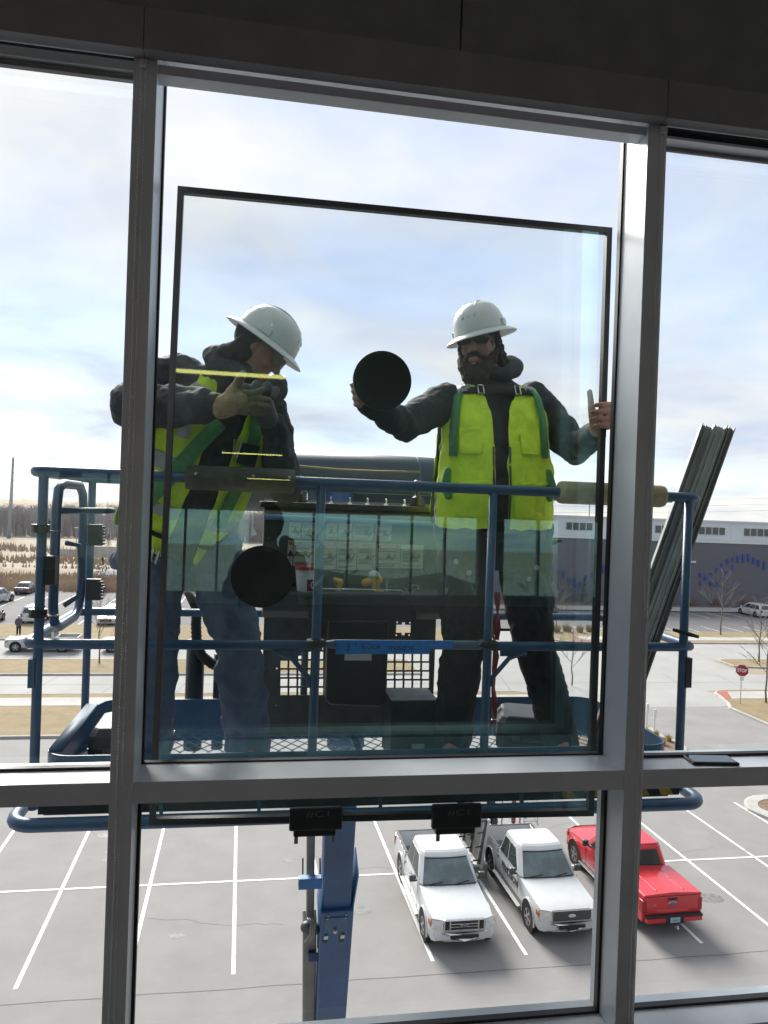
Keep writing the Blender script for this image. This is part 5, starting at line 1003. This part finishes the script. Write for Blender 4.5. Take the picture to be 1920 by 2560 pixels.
            b(MB().loft([[V(s*(w-.03), y, .36), V(s*(w+.10), y, .35), V(s*(w+.12), y, .40), V(s*(w-.02), y, .42)] for y in (1.35, -1.05)]), 'side_step', mat('step_grey', (.30, .30, .28), rough=.5) if style != 'cover' else BLACKP, bevel=.01)
            if style == 'mesh': b(MB().span((s*(w+.001), -1.15, zl+.06), (s*(w+.006), 1.45, zl+.24)), 'rocker_band', mat('band_grey', (.16, .16, .16), rough=.5))
        b(MB().span((-w*.93, -Lh-.06, .46), (w*.93, -Lh+.11, .66)), 'rear_bumper', CHROME if style != 'cover' else PR, bevel=.03)
        if style == 'cover':
            b(MB().span((-w*.935, -Lh-.066, .60), (w*.935, -Lh+.10, .668)), 'bumper_pad', BLACKP, bevel=.01); b(MB().span((-.30, -Lh-.075, .42), (.30, -Lh-.0, .63)), 'hitch_housing', BLACKP, bevel=.015)
            b(MB().span((-.16, -Lh-.085, .47), (.16, -Lh-.074, .62)), 'number_plate', PLATE); text_part('562', mat('plate_blue', (.03, .06, .2)), frame(V(0, -Lh-.0865, .545), (1, 0, 0), (0, 0, 1)), .20, .08, t, world_co=False)
            b(MB().cap((0, -Lh-.04, .36), .045, (0, -Lh-.22, .36), .035).ball((0, -Lh-.22, .42), .03), 'tow_ball', STEEL, smooth=True)
            Mt = Matrix.Translation(V(0, -Lh+.099, .955)) @ Matrix.Rotation(R(90), 4, 'X'); em = b(MB().lathe([(.14, 0), (.14, .012), (.125, .018)], Mt, 24, 1, .42), 'emblem', CHROME, tg); b(MB().lathe([(.122, .012), (.122, .0195)], Mt, 24, 1, .40), 'emblem_field', mat('emblem_blue', (.02, .05, .14), rough=.3), em)
            text_part('Ford', CHROME, frame(V(0, -Lh+.078, .955), (1, 0, 0), (0, 0, 1)), .15, .055, em, world_co=False, shear=.25); text_part('F-150', CHROME, frame(V(-.66*w, -Lh+.098, .93), (1, 0, 0), (0, 0, 1)), .24, .055, tg, world_co=False)
            b(MB().span((-.16, -Lh+.088, 1.06), (.16, -Lh+.1005, 1.13)), 'tailgate_handle', BLACKP, tg, bevel=.004); b(MB().add([V(-w*.6, -Lh+.096, .80), V(w*.6, -Lh+.096, .80), V(w*.5, -Lh+.085, .70), V(-w*.5, -Lh+.085, .70)], [(0,1,2,3)]), 'tailgate_crease', col, tg, solid=.01)
        if style == 'mesh':
            text_part('PRECISION', mat('sign_black', (.02, .02, .022)), frame(V(w+.005, .30, .90), (0, 1, 0), (0, 0, 1)), 1.45, .24, t, world_co=False, bold=.03); b(MB().span((w+.001, -.25, .745), (w+.004, .95, .765)), 'sign_underline', mat('sign_grey', (.2, .2, .2)))
            for i in range(3): b(MB().span((w+.001, -.25, .70-i*.035), (w+.004, .80-i*.1, .712-i*.035)), 'sign_text_line', mat('sign_grey', (.2, .2, .2)))
    else:
        b(MB().span((-w*.55, Lh-.07, zl+.20), (w*.55, Lh-.035, zl+.42)), 'grille', BLACKP, bevel=.01)
        for s in (-1, 1):
            b(MB().add([V(s*w*.55, Lh-.05, k['nose']-.22), V(s*w*.92, Lh-.22, k['nose']-.16), V(s*w*.90, Lh-.26, k['nose']-.03), V(s*w*.55, Lh-.09, k['nose']-.08)], [(0,1,2,3)]), 'headlamp', LAMP, solid=.03)
            b(MB().span((s*w*.66, -Lh+.0, zb-.30), (s*w*.955, -Lh+.10, zb-.06)), 'tail_lamp', TAIL, bevel=.02)
        b(MB().span((-w*.88, -Lh-.02, zl+.10), (w*.88, -Lh+.12, zl+.30)), 'rear_bumper', col if kind != 'sedan' else DKGREY, bevel=.03); b(MB().span((-.26, -Lh-.0, zb-.28), (.26, -Lh+.035, zb-.14)), 'number_plate', mat('plate_grey_blue', (.32, .36, .48)))
        if kind == 'suv':
            for s in (-1, 1): b(MB().tube([(s*tw*.9, f1-.2, rz_+.03), (s*tw*.9, r1+.1, rz_+.03)], .02, 6), 'roof_rail', DKGREY)
    for s in (-1, 1):
        b(MB().box((s*(w+.11), f0-.30, zb+.10), (.20, .13, .20)), 'mirror', DKGREY if kind == 'pickup' else col, bevel=.03)
        b(MB().span((s*w*.97, f0-.5, zb+.0), (s*(w+.03), f0-.28, zb+.05)), 'mirror_arm', DKGREY)
        if detail:
            for y in ((.05, -.85) if kind == 'pickup' else (-.05,)): b(MB().box((s*(w+.008), y, zb-.16), (.03, .18, .05)), 'door_handle', DKGREY if kind == 'pickup' else col, bevel=.01)
            for y in ((f0-.12, .12, -.93) if kind == 'pickup' else (f0-.15, 0.1)): b(MB().span((s*(w-.006), y-.006, zl+.12), (s*(w+.0015), y+.006, zb-.03)), 'door_seam', ARCH)
    return t
# near trucks
vehicle('pickup_truck', 'pickup', PW, 'white pickup with chrome barred grille parked beside the glass rack', 'pickup truck', (6.27, 23.62, 0), R(180), None, 'bars')
vehicle('pickup_truck', 'pickup', PW2, 'white pickup with dark mesh grille and black door lettering', 'pickup truck', (9.52, 23.78, 0), R(181), None, 'mesh')
vehicle('pickup_truck', 'pickup', PR, 'red pickup with a flat red bed cover parked nose outwards', 'pickup truck', (12.80, 23.85, 0), R(1.2), None, 'cover')
# glass rack between the white trucks
RACKG = mat('rack_grey', (.075, .078, .072), rough=.6, var=.15, scale=3)
rk = thing('glass_rack', (8.0, 26.2, 0), 'slanted grey glass-carrying rack with clamps standing between the white pickups', 'glass rack')
Mr = Matrix.Translation(V(7.98, 26.3, .55)) @ Matrix.Rotation(R(8), 4, 'Y')
MB().box(Mr @ V(0, 0, .75), (.06, 2.7, 1.5), Mr.to_3x3()).build('board', RACKG, rk)
for y in (-1.32, -.35, .55, 1.3): MB().box(Mr @ V(-.06, y, .78), (.05, .06, 1.6), Mr.to_3x3()).build('upright', GALV, rk)
for y in (-1.32, -.35, .55, 1.3):
    for z in (.15, .62, 1.1, 1.5): MB().box(Mr @ V(-.17, y-.12, z), (.28, .05, .05), Mr.to_3x3() @ Matrix.Rotation(R(25), 3, 'Z')).build('clamp_arm', BLACKP, rk, bevel=.01)
MB().box(Mr @ V(.07, -1.37, .7), (.08, .07, 1.7), Mr.to_3x3()).build('end_post', mat('rack_white', (.5, .5, .48)), rk)
for i in range(12): MB().box(Mr @ V(-.36, -1.3+i*.235, .02), (.24, .06, .05), Mr.to_3x3()).build('floor_slat', DKGREY, rk)
MB().box(Mr @ V(-.2, 0, -.06), (.7, 2.75, .08), Mr.to_3x3()).build('ledge', mat('rack_white', (.5, .5, .48)), rk)
MB().box(V(8.05, 26.3, .25), (.5, 2.6, .5)).build('rack_base', GALV, rk)
# flatbed with barrel, orange hand rail and folded scaffold behind the second pickup
tr2 = thing('trailer', (10.0, 28.3, 0), 'small trailer with scaffold frame and orange rail behind the mesh-grille pickup', 'trailer')
MB().box((10.1, 28.4, .6), (1.5, 2.6, .12)).build('deck', GALV, tr2, bevel=.02)
for x in (9.35, 10.85): MB().lathe([(.15, -.1), (.3, -.1), (.32, 0), (.3, .1), (.15, .1)], Matrix.Translation(V(x, 28.6, .32)) @ Matrix.Rotation(R(90), 4, 'Y'), 18).build('wheel', TYRE, tr2)
ORNG = mat('orange_paint', (.55, .18, .06), rough=.5)
MB().tube([(9.55, 27.3, .66), (9.55, 27.3, 1.75), (9.7, 27.3, 1.9), (10.15, 27.4, 1.8), (10.3, 27.4, 1.65), (10.3, 27.4, .66)], .028, 8).build('hand_rail', ORNG, tr2, smooth=True)
ldr = MB()
for x in (10.55, 11.1): ldr.tube([(x, 27.6, .66), (x+.15, 28.2, 2.4)], .022, 6)
for i in range(6): q = (i+.5)/6; ldr.tube([(10.55+.15*q, 27.6+.6*q, .66+1.74*q), (11.1+.15*q, 27.6+.6*q, .66+1.74*q)], .016, 6)
ldr.tube([(10.55, 27.6, .66), (11.2, 28.1, 1.7)], .014, 6); ldr.tube([(11.1, 27.6, .66), (10.68, 28.1, 1.7)], .014, 6); ldr.build('scaffold_frame', STEEL, tr2)
MB().cap((9.15, 27.05, 1.1), .16, (9.1, 27.3, 1.7), .17, 12).build('covered_bundle', BLACKP, tr2, smooth=True); MB().cap((10.15, 27.7, .8), .09, (10.15, 27.7, 1.6), .09).build('gas_bottle', mat('bottle_red', (.25, .06, .05)), tr2, smooth=True)
MB().box((9.1, 27.2, .72), (.5, .9, .14)).build('drawbar_box', mat('rack_white', (.5, .5, .48)), tr2, bevel=.02)
# far vehicles
SILV = paint('silver_car_paint', (.45, .46, .46)); DKB = paint('dark_car_paint', (.025, .03, .045)); BRN = paint('brown_car_paint', (.10, .07, .06))
vehicle('pickup_truck', 'pickup', SILV, 'silver pickup standing in the far road behind the bent mid rail', 'pickup truck', (-16.6, 65.8, 0), R(90), None, 'bars', False)
vehicle('pickup_truck', 'pickup', SILV, 'silver pickup in the far road half hidden by the left mullion', 'pickup truck', (-9.2, 65.7, 0), R(90), None, 'bars', False)
vehicle('sport_utility_car', 'suv', PW, 'white sport utility car parked with red tail lamps towards the grass', 'car', (-21.3, 81.0, 0), R(0), None, '', False)
vehicle('sport_utility_car', 'suv', SILV, 'silver sport utility car facing the grass behind a bare tree', 'car', (-14.0, 80.2, 0), R(180), None, '', False)
vehicle('sport_utility_car', 'suv', DKB, 'dark sport utility car parked at the reed bank', 'car', (-20.2, 104.2, 0), R(4), None, '', False)
vehicle('sport_utility_car', 'suv', PW2, 'white car parked alone in the middle of the far left lot', 'car', (-29.3, 95.0, 0), R(-14), None, '', False)
vehicle('sedan_car', 'sedan', BRN, 'brown sedan beside the white sport utility car', 'car', (-25.4, 80.2, 0), R(0), None, '', False)
vehicle('sedan_car', 'sedan', BRN, 'brown car parked at the far kerb before the reeds', 'car', (-28.8, 104.6, 0), R(0), None, '', False)
vehicle('minivan', 'van', PW, 'white minivan parked before the grey building', 'car', (66.2, 91.6, 0), R(0), None, '', False)
vehicle('sedan_car', 'sedan', DKB, 'dark sedan parked before the grey building', 'car', (37.0, 92.0, 0), R(0), None, '', False)
vehicle('sedan_car', 'sedan', PW, 'white sedan in the near row of the far right lot', 'car', (40.6, 79.8, 0), R(180), None, '', False)
# far pedestrian in a hard hat
pd_ = thing('person', (-20.4, 72.2, .12), 'distant person in grey coat and white hard hat standing on the verge', 'person'); bp = MB()
def pv(x, y, z): return V(-20.4+x, 72.2+y, .12+z)
bp.ball(pv(0, -.02, 1.62), (.08, .1, .12)).chain([(pv(0, 0, 1.5), .06), (pv(0, 0, 1.3), .15), (pv(0, 0, .95), .15)])
for s in (-1, 1): bp.chain([(pv(s*.1, 0, .95), .1), (pv(s*.11, .02, .5), .075), (pv(s*.12, 0, .08), .06), (pv(s*.12, -.12, .05), .045)]); bp.chain([(pv(s*.2, 0, 1.38), .07), (pv(s*.27, -.02, 1.1), .055), (pv(s*.2, -.14, .95), .045)])
fleshy(bp, 'body', SKIN, pd_, .02, 2); 
cp = MB().chain([(pv(0, 0, 1.36), .19), (pv(0, 0, .85), .2)])
for s in (-1, 1): cp.chain([(pv(s*.2, 0, 1.38), .09), (pv(s*.27, -.02, 1.1), .075), (pv(s*.2, -.12, .97), .06)])
fleshy(cp, 'coat', mat('slate_coat', (.08, .09, .10), rough=.9), pd_, .025, 3)
tp2 = MB()
for s in (-1, 1): tp2.chain([(pv(s*.1, 0, .93), .12), (pv(s*.11, .02, .5), .09), (pv(s*.12, 0, .12), .08)])
fleshy(tp2, 'trousers', BLKJ, pd_, .025, 2); MB().lathe([(.17, 0), (.165, .01), (.14, .015), (.13, .06), (.09, .11), (.03, .135)], Matrix.Translation(pv(0, -.02, 1.66)), 18).build('hard_hat', HATM, pd_, smooth=True)

# ------------------------------------------------------------------ grey building with blue boxes
BGREY = mat('building_grey_panel', (.115, .115, .135), rough=.7, var=.05, scale=.15, world_tex=True); BWHT = mat('building_white_metal', (.55, .58, .60), rough=.5, var=.04, scale=.2, world_tex=True)
bO = V(41.2, 103.2, 0); bX = V(73.62-41.2, 98.92-103.01, 0).normalized(); bN = V(bX.y, -bX.x, 0)   # bN points towards us
if bN.y > 0: bN = -bN
def bp_(s, d, z): return bO + bX*s - bN*d + V(0, 0, z)
bld = thing('building', tuple(bp_(25, 10, 0)), 'long grey building with white upper storey and blue boxes on its wall', 'building')
def wallbox(s0, s1, d0, d1, z0, z1, nm, m, par=bld, **kw): return MB().loft([[bp_(s0, d0, z), bp_(s1, d0, z), bp_(s1, d1, z), bp_(s0, d1, z)] for z in (z0, z1)]).build(nm, m, par, **kw)
wall = None
for i in range(16):
    s0 = -18+i*6.5; o = wallbox(s0+.015, s0+6.485, .0 + .01*(i % 2), 22, 0, 9.35, 'wall_panel', BGREY); wall = wall or o
for i in range(16): wallbox(-18+i*6.5+.01, -18+(i+1)*6.5-.01, 1.2, 21, 9.35, 12.3, 'upper_wall', BWHT)
wallbox(-18.1, 86.1, -.12, 1.3, 9.25, 9.50, 'parapet', mat('white_trim', (.62, .62, .60)))
wallbox(-18.1, 86.1, 1.05, 21.2, 12.25, 12.5, 'roof_edge', BWHT)
DKWIN = mat('far_window', (.03, .05, .06), rough=.1, spec=.9)
for s0 in (-3.4, 3.1, 9.6, 16.2, 22.7, 29.4, 36.2, 43):
    for i in range(4):
        f_ = wallbox(s0+i*1.0, s0+i*1.0+.92, 1.12, 1.3, 10.35, 11.55, 'window_frame', mat('white_trim', (.62, .62, .60))); MB().loft([[bp_(s0+i*1.0+.05, 1.09, z), bp_(s0+i*1.0+.87, 1.09, z), bp_(s0+i*1.0+.87, 1.2, z), bp_(s0+i*1.0+.05, 1.2, z)] for z in (10.42, 11.48)]).build('pane', DKWIN, f_, world_co=False)
BBLUE = mat('blue_box', (.02, .06, .28), rough=.5, var=.2, scale=.5, world_tex=True)
Z4 = [(117,460,60),(155,478,30),(195,500,60),(234,543,30),(276,560,60),(316,573,30),(357,537,55),(400,507,30),(482,465,60),(518,428,55),(518,500,28),(985,570,34),(985,612,32),(948,596,26),(1022,550,32),(1057,640,34),(1062,528,28),(1097,520,45),(1093,600,40),(1175,508,34),(1175,566,28),(1210,533,30),(1248,507,30),(1248,570,28),(1290,475,34),(1288,574,34),(1328,442,34),(1327,538,34),(1368,413,34),(1364,498,34),(1406,397,30),(1404,455,34),(1444,394,52),(1482,389,56),(1520,385,50),(1556,405,44),(1590,422,46),(1632,440,58),(560,520,50),(600,470,30),(640,430,55),(680,412,30),(722,440,50),(765,480,30),(805,520,55),(845,556,30),(885,580,50)]
pn = bN
for zx, zy, zh in Z4:
    px_, py_ = 1340+zx*.3496, 1260+zy*.3496; d_ = ray(px_, py_); tt = (bO-EYE).dot(pn)/d_.dot(pn); c = EYE+d_*tt; hh = zh*.3496*(c-EYE).dot(_d)/FPX
    s_ = (c-bO).dot(bX); wallbox(s_-.15, s_+.15, -.14, .03, c.z-hh/2, c.z+hh/2, 'blue_box', BBLUE)
wallbox(19.2, 21.8, -.3, .02, 6.3, 6.55, 'wall_ledge', mat('white_trim', (.62, .62, .60)))
for sx in (8, 36): MB().tube([bp_(sx, 6, 12.4), bp_(sx, 6, 16.6)], .07, 6).build('roof_mast', mat('mast', (.2, .14, .14)), bld)

# ------------------------------------------------------------------ trees and planting
BARK = mat('bark', (.17, .14, .12), rough=.95, var=.3, scale=12, bump=.3, bscale=40); TWIG = mat('twigs', (.22, .175, .145), rough=.95, var=.3, scale=8)
def bare_tree(loc, h, seed, label, spread=.45, n=9, lev=3, group='young bare trees by the road', tint=TWIG):
    rnd = random.Random(seed); t = thing('bare_tree', loc, label, 'tree', group); tk = MB(); cr_ = MB(); L0 = Vector(loc)
    top = V(rnd.uniform(-.1, .1)*h*.3, rnd.uniform(-.1, .1)*h*.3, h*.92); r0_ = h*.007+.014
    stem = [V(0, 0, 0).lerp(top, i/7)+V(rnd.uniform(-1, 1), rnd.uniform(-1, 1), 0)*.012*h*(0 < i < 7) for i in range(8)]
    tk.tube([V(0, 0, -.05)]+stem[1:], [r0_*(1.25-.98*i/7) for i in range(8)], 7)
    def grow(p, d, ln, r, lv):
        q = p+d*ln*.5+V(0, 0, .04*ln); e = p+d*ln+V(0, 0, .14*ln); cr_.tube([p, q, e], [r, r*.75, r*.45], 4, cap=False)
        if lv > 0:
            for k in range(rnd.choice((4, 5, 6))):
                b_ = p.lerp(e, rnd.uniform(.3, .98)); nd = (d+V(rnd.uniform(-1, 1), rnd.uniform(-1, 1), rnd.uniform(-.25, .9))*.75).normalized(); grow(b_, nd, ln*rnd.uniform(.4, .62), r*.55, lv-1)
    for i in range(n):
        f = .30+.66*i/(n-1); p = stem[0].lerp(top, f); a = i*2.4+rnd.uniform(-.4, .4); d = V(math.cos(a), math.sin(a), rnd.uniform(.5, 1.1)).normalized(); grow(p, d, h*spread*(1.05-f*.75), r0_*(.55-.35*f), lev-1)
    tk.build('trunk', BARK, t, smooth=True, world_co=False); cr_.build('crown', tint, t, world_co=False); return t
bare_tree((-11.2, 60.2, .11), 5.2, 1, 'young bare tree with spreading twigs in the median behind the left rail', .5, 12)
bare_tree((-24.5, 76.8, .11), 5.5, 2, 'young bare tree on the verge beside the white sport utility car', .42, 10)
bare_tree((23.4, 52.6, .11), 4.6, 3, 'slender bare tree seen between the bearded worker and the glass edge', .42, 10)
bare_tree((50.4, 75.2, .11), 7.4, 4, 'bare tree on the far verge before the building', .40, 12)
bare_tree((44.5, 60.7, .11), 6.2, 5, 'bare tree with a few brown leaves on the right median', .36, 11)
bare_tree((35.2, 47.1, .11), 6.0, 6, 'bare tree beside the stop sign', .38, 11)
bare_tree((31.6, 75.4, .11), 5.2, 7, 'bare tree on the verge before the dark sedan', .40, 10)
bare_tree((38.4, 74.6, .11), 5.6, 8, 'small bare tree on the verge before the white sedan', .40, 10)
STRAW = mat('straw_grass', (.36, .27, .15), rough=.95, var=.25, scale=5); REED = mat('reed_brown', (.31, .235, .175), rough=.95, scale=.12, col2=(.40, .33, .235), world_tex=True)
def tuft(loc, h, w, seed, label, m=STRAW, group='straw grass clumps on the verge', name='grass_clump', cat='grass clump', nb=150):
    rnd = random.Random(seed); mb = MB()
    for i in range(nb):
        a = rnd.uniform(0, 6.28); r_ = w*.35*math.sqrt(rnd.random()); p = Vector(loc)+V(math.cos(a)*r_, math.sin(a)*r_, 0); e = Vector(loc)+V(math.cos(a)*w*rnd.uniform(.3, 1), math.sin(a)*w*rnd.uniform(.3, 1), h*rnd.uniform(.6, 1)); s = V(-math.sin(a), math.cos(a), 0)*w*.035; mb.add([p-s, p+s, e], [(0, 1, 2)])
    return mb.build(name, m, label=label, cat=cat, group=group)
for i in range(11): tuft((29.9+i*.62+.2*math.sin(i*3), 76.4+.35*math.cos(i*5), .1), .95, .55, i, 'straw-coloured ornamental grass clump on the verge before the far right lot')
for i, (x, y) in enumerate(((23.0, 40.0), (23.3, 39.2), (22.6, 38.6), (22.7, 40.6))): tuft((x, y, .1), .45, .35, 40+i, 'dry yellow grass clump in the mulched island by the driveway', mat('dry_yellow', (.38, .28, .08), rough=.95, var=.2), 'dry clumps in the mulched island')
def evergreen(loc, h, w, seed, label, col=(.025, .032, .02), nm='conifer', grp='small conifers in the field'):
    rnd = random.Random(seed); t = thing(nm, loc, label, 'shrub', grp); MB().tube([(0, 0, 0), (0, 0, h*.9)], [.06*h/3, .02], 6).build('trunk', BARK, t, world_co=False); mb = MB()
    for i in range(420):
        z = h*(.05+.95*rnd.random()); rr_ = w*(1-(z/h)**1.5)*rnd.uniform(.4, 1.08); a = rnd.uniform(0, 6.28); p = V(math.cos(a)*rr_, math.sin(a)*rr_, z); s = .07*h/2.5; u1 = V(rnd.uniform(-1, 1), rnd.uniform(-1, 1), rnd.uniform(-1, 1))*s*1.6; u2 = V(rnd.uniform(-1, 1), rnd.uniform(-1, 1), rnd.uniform(-.2, 1.4))*s*1.6; mb.add([p, p+u1, p+u2], [(0, 1, 2)])
    mb.build('crown', mat('evergreen_'+str(col[0]), col, rough=.9, var=.4, scale=4), t, world_co=False)
evergreen((70.5, 100.3, .15), 3.6, .45, 1, 'tall dark columnar shrub beside the white minivan at the grey wall', (.03, .03, .02), 'columnar_shrub', 'columnar shrubs at the building')
evergreen((46.5, 101.6, .15), 3.4, .5, 2, 'dark columnar shrub at the grey wall near the glass edge', (.03, .03, .02), 'columnar_shrub', 'columnar shrubs at the building'); evergreen((37.0, 102.6, .15), 3.6, .8, 3, 'dark columnar shrub at the grey wall behind the bearded worker', (.03, .03, .02), 'columnar_shrub', 'columnar shrubs at the building')
for i in range(9): tuft((41+i*4.3+math.sin(i*7), 99.5+.5*math.cos(i*4), .15), 1.5, .9, 70+i, 'low twiggy winter shrub in the bed along the grey building', mat('winter_shrub', (.24, .17, .11), rough=.95, var=.2), 'winter shrubs along the building', 'winter_shrub', 'shrub', 70)
bare_tree((43.5, 101, .15), 5.2, 11, 'vase-shaped bare sapling against the grey wall', .5, 9, 3); bare_tree((40.5, 101.2, .15), 4.6, 12, 'small bare sapling against the grey wall beside the columnar shrub', .5, 9, 3)
for i, (x, y) in enumerate(((-36.5, 203), (-34.0, 204), (-28.3, 203), (-19.5, 206), (-17.3, 204), (-13.2, 205), (-22.7, 203))): evergreen((x, y, 0), 3.4+.4*(i % 3), .85, 20+i, 'young reddish conifer planted in the far brown field', (.055, .035, .028))
for i, (x, y, h) in enumerate(((-21.8, 117, 3.8), (-16.4, 117.5, 4.2), (-44, 142, 3.6))): evergreen((x, y, 0), h, 1.35, 40+i, ('broad dark conifer on the reed bank behind the left rail post', 'broad dark conifer on the reed bank beside the gate hinge', 'reddish conifer standing by the far path')[i], (.035, .038, .025), 'conifer', 'conifers by the pond')
# reed bank (nobody could count the stems)
rnd = random.Random(11); rb = MB()
for i in range(15000):
    y = 106.3+20*rnd.random()**1.3; x = rnd.uniform(-75, 24); h = rnd.uniform(.5, 1.25)*(1+.6*mnoise.noise(V(x*.08, y*.08, 0))); w = .09
    rb.add([(x-w, y, 0), (x+w, y, 0), (x+rnd.uniform(-.25, .25), y+rnd.uniform(-.2, .2), max(.25, h))], [(0, 1, 2)])
for i in range(9000):
    y = rnd.uniform(141.5, 200); x = rnd.uniform(-95, 30); 
    if 142.8 < y < 150: continue
    if mnoise.noise(V(x*.035, y*.05, 5)) < -.02: continue
    h = rnd.uniform(.5, 1.5); w = .16; rb.add([(x-w, y, 0), (x+w, y, 0), (x+rnd.uniform(-.3, .3), y, h)], [(0, 1, 2)])
rb.build('reeds', REED, kind='stuff', label='brown winter reeds and prairie grass around the pond', cat='reeds')
# far wood of bare trees, reads as one mass
wd = MB(); rnd = random.Random(5)
def wood(x0, x1, y0, y1, n, hmin, hmax):
    for i in range(n):
        x = rnd.uniform(x0, x1); y = y0+(y1-y0)*rnd.random()**1.5; h = rnd.uniform(hmin, hmax)*(1+.22*mnoise.noise(V(x*.03, y*.03, 2))); w = .14+.008*h; ln = V(rnd.uniform(-.5, .5), 0, 0)
        wd.add([(x-w, y, 0), (x+w, y, 0), (x+ln.x, y, h)], [(0, 1, 2)])
        for k in range(11):
            z = h*rnd.uniform(.25, .92); s = rnd.choice((-1, 1)); ll = h*rnd.uniform(.12, .30)*(1.1-z/h*.6); ex = x+s*ll*rnd.uniform(.4, 1); ez = z+ll*rnd.uniform(.5, 1); ey = y+rnd.uniform(-1, 1); wd.add([(x, y, z-.12), (x, y, z+.12), (ex, ey, ez)], [(0, 1, 2)])
            for q in range(2): fx_ = x+(ex-x)*rnd.uniform(.4, .9); fz = z+(ez-z)*rnd.uniform(.4, .9); wd.add([(fx_, ey, fz-.06), (fx_, ey, fz+.06), (fx_+rnd.uniform(-1.2, 1.2), ey, fz+rnd.uniform(.3, 1.5))], [(0, 1, 2)])
wood(-150, 60, 246, 300, 2600, 7.5, 10.5); wood(-40, 46, -36, -25, 700, 8.5, 13)
wd.build('bare_wood', mat('far_bark', (.28, .26, .262), rough=.95, var=.15, scale=.08, world_tex=True), kind='stuff', label='far band of bare grey-brown woodland along the horizon', cat='wood')  # distance haze put into the pale bark colour
hl_ = MB().loft([[(x, y, 0), (x, y+14, 6.0+.6*math.sin(x*.07)+.4*math.sin(x*.21))] for x, y in [(-190+i*8, 262+3*math.sin(i)) for i in range(38)]], close=False); hl_.build('wooded_rise', mat('far_undergrowth', (.27, .25, .25), rough=.95, var=.15, scale=.3, world_tex=True), kind='structure')
hl2 = MB().loft([[(x, -24, 0), (x, -27, 10.6+.7*math.sin(x*.33)+.4*math.sin(x*.9))] for x in range(-80, 90, 2)], close=False); hl2.build('wooded_rise', mat('dark_undergrowth', (.075, .07, .06), rough=.95, var=.4, scale=.5, world_tex=True), kind='structure')
for i, (x, y) in enumerate(((-75, 236), (-62, 240), (-60.5, 241))): evergreen((x, y, 0), 5.5, 1.6, 60+i, 'dark conifer at the foot of the steel pole', (.03, .03, .025), 'conifer', 'conifers at the pole')
# steel transmission pole with wires, and lamp posts
tp = thing('transmission_pole', (-70.2, 236, 0), 'tall pale steel transmission pole standing before the far wood', 'pole'); PST = mat('pole_steel', (.30, .32, .34), rough=.5, metal=.3)
MB().tube([(-70.2, 236, 0), (-69.9, 236, 10), (-69.7, 236, 23.5)], [.56, .46, .3], 14).build('shaft', PST, tp, smooth=True)
for k, z in enumerate((21.4, 19.2, 16.9)):
    pts = [V(-69.8+(260*u), 236+20*u, z-14*u*(1-u)*1.2) for u in [i/10 for i in range(-4, 11)]]; MB().tube(pts, .035, 4).build('wire', mat('wire', (.08, .08, .09)), tp)
    MB().tube([(-70.2, 236, z), (-69.2, 236, z)], .08, 6).build('insulator', PST, tp)
def lamp_post(x, y, h, label): 
    t = thing('lamp_post', (x, y, 0), label, 'lamp post', 'slim lamp posts along the far road'); MB().tube([(0, 0, 0), (0, 0, h)], [.11, .07], 8).build('pole', PST, t, world_co=False); MB().box((0, 0, h+.06), (1.0, .35, .12)).build('lamp_head', PST, t, bevel=.03, world_co=False)
lamp_post(-31, 238, 7.6, 'slim lamp post before the far wood beside the gate hinge'); lamp_post(-36, 165, 6.2, 'slim lamp post in the brown field behind the left rail'); lamp_post(-74, 165, 5.5, 'slim lamp post in the brown field beside the left rail post')
# stop sign and island posts
sg = thing('stop_sign', (33.1, 46.9, .115), 'red octagonal stop sign on a steel post in the verge', 'stop sign'); c = V(33.1, 46.86, 2.40); SR = mat('sign_red', (.30, .012, .02), rough=.5)
MB().tube([(33.1, 46.92, .1), (33.1, 46.92, 2.75)], .032, 8).build('post', STEEL, sg)
oc = [(.375/math.cos(R(22.5))*math.cos(R(22.5+45*i)), .375/math.cos(R(22.5))*math.sin(R(22.5+45*i))) for i in range(8)]
fd = V(-33.1, -46.9, 0).normalized(); sxv = V(-fd.y, fd.x, 0); sxv = sxv if sxv.x > 0 else -sxv
MB().prism([(a*1.07, b*1.07) for a, b in oc], lambda a, b: c+sxv*a+V(0, 0, b), lambda a, b: c+sxv*a+V(0, 0, b)+fd*.006).build('border', WHITEP, sg); MB().prism(oc, lambda a, b: c+sxv*a+V(0, 0, b)+fd*.0065, lambda a, b: c+sxv*a+V(0, 0, b)+fd*.009).build('face', SR, sg)
text_part('STOP', WHITEP, frame(c+fd*.0115, sxv, (0, 0, 1)), .60, .24, sg, bold=.02); MB().box((33.1, 46.87, 1.85), (.3, .01, .3)).build('lower_plate', WHITEP, sg)
for i, (x, y, h) in enumerate(((23.15, 41.35, 1.65), (23.55, 41.2, 1.35))): MB().tube([(x, y, .1), (x, y, h)], .05, 8).box((x, y-.06, h-.25), (.16, .015, .5)).build('marker_post', WHITEP, label=('tall white marker post in the mulched island by the driveway', 'shorter white marker post in the mulched island by the driveway')[i], cat='post', group='white marker posts')
# white post seen beside the strap
MB().tube([at(1225, 1745, 40), at(1236, 1590, 40)], .06, 8).build('flag_post', WHITEP, label='slim white post standing behind the red strap', cat='post')
bpy.context.view_layer.update()
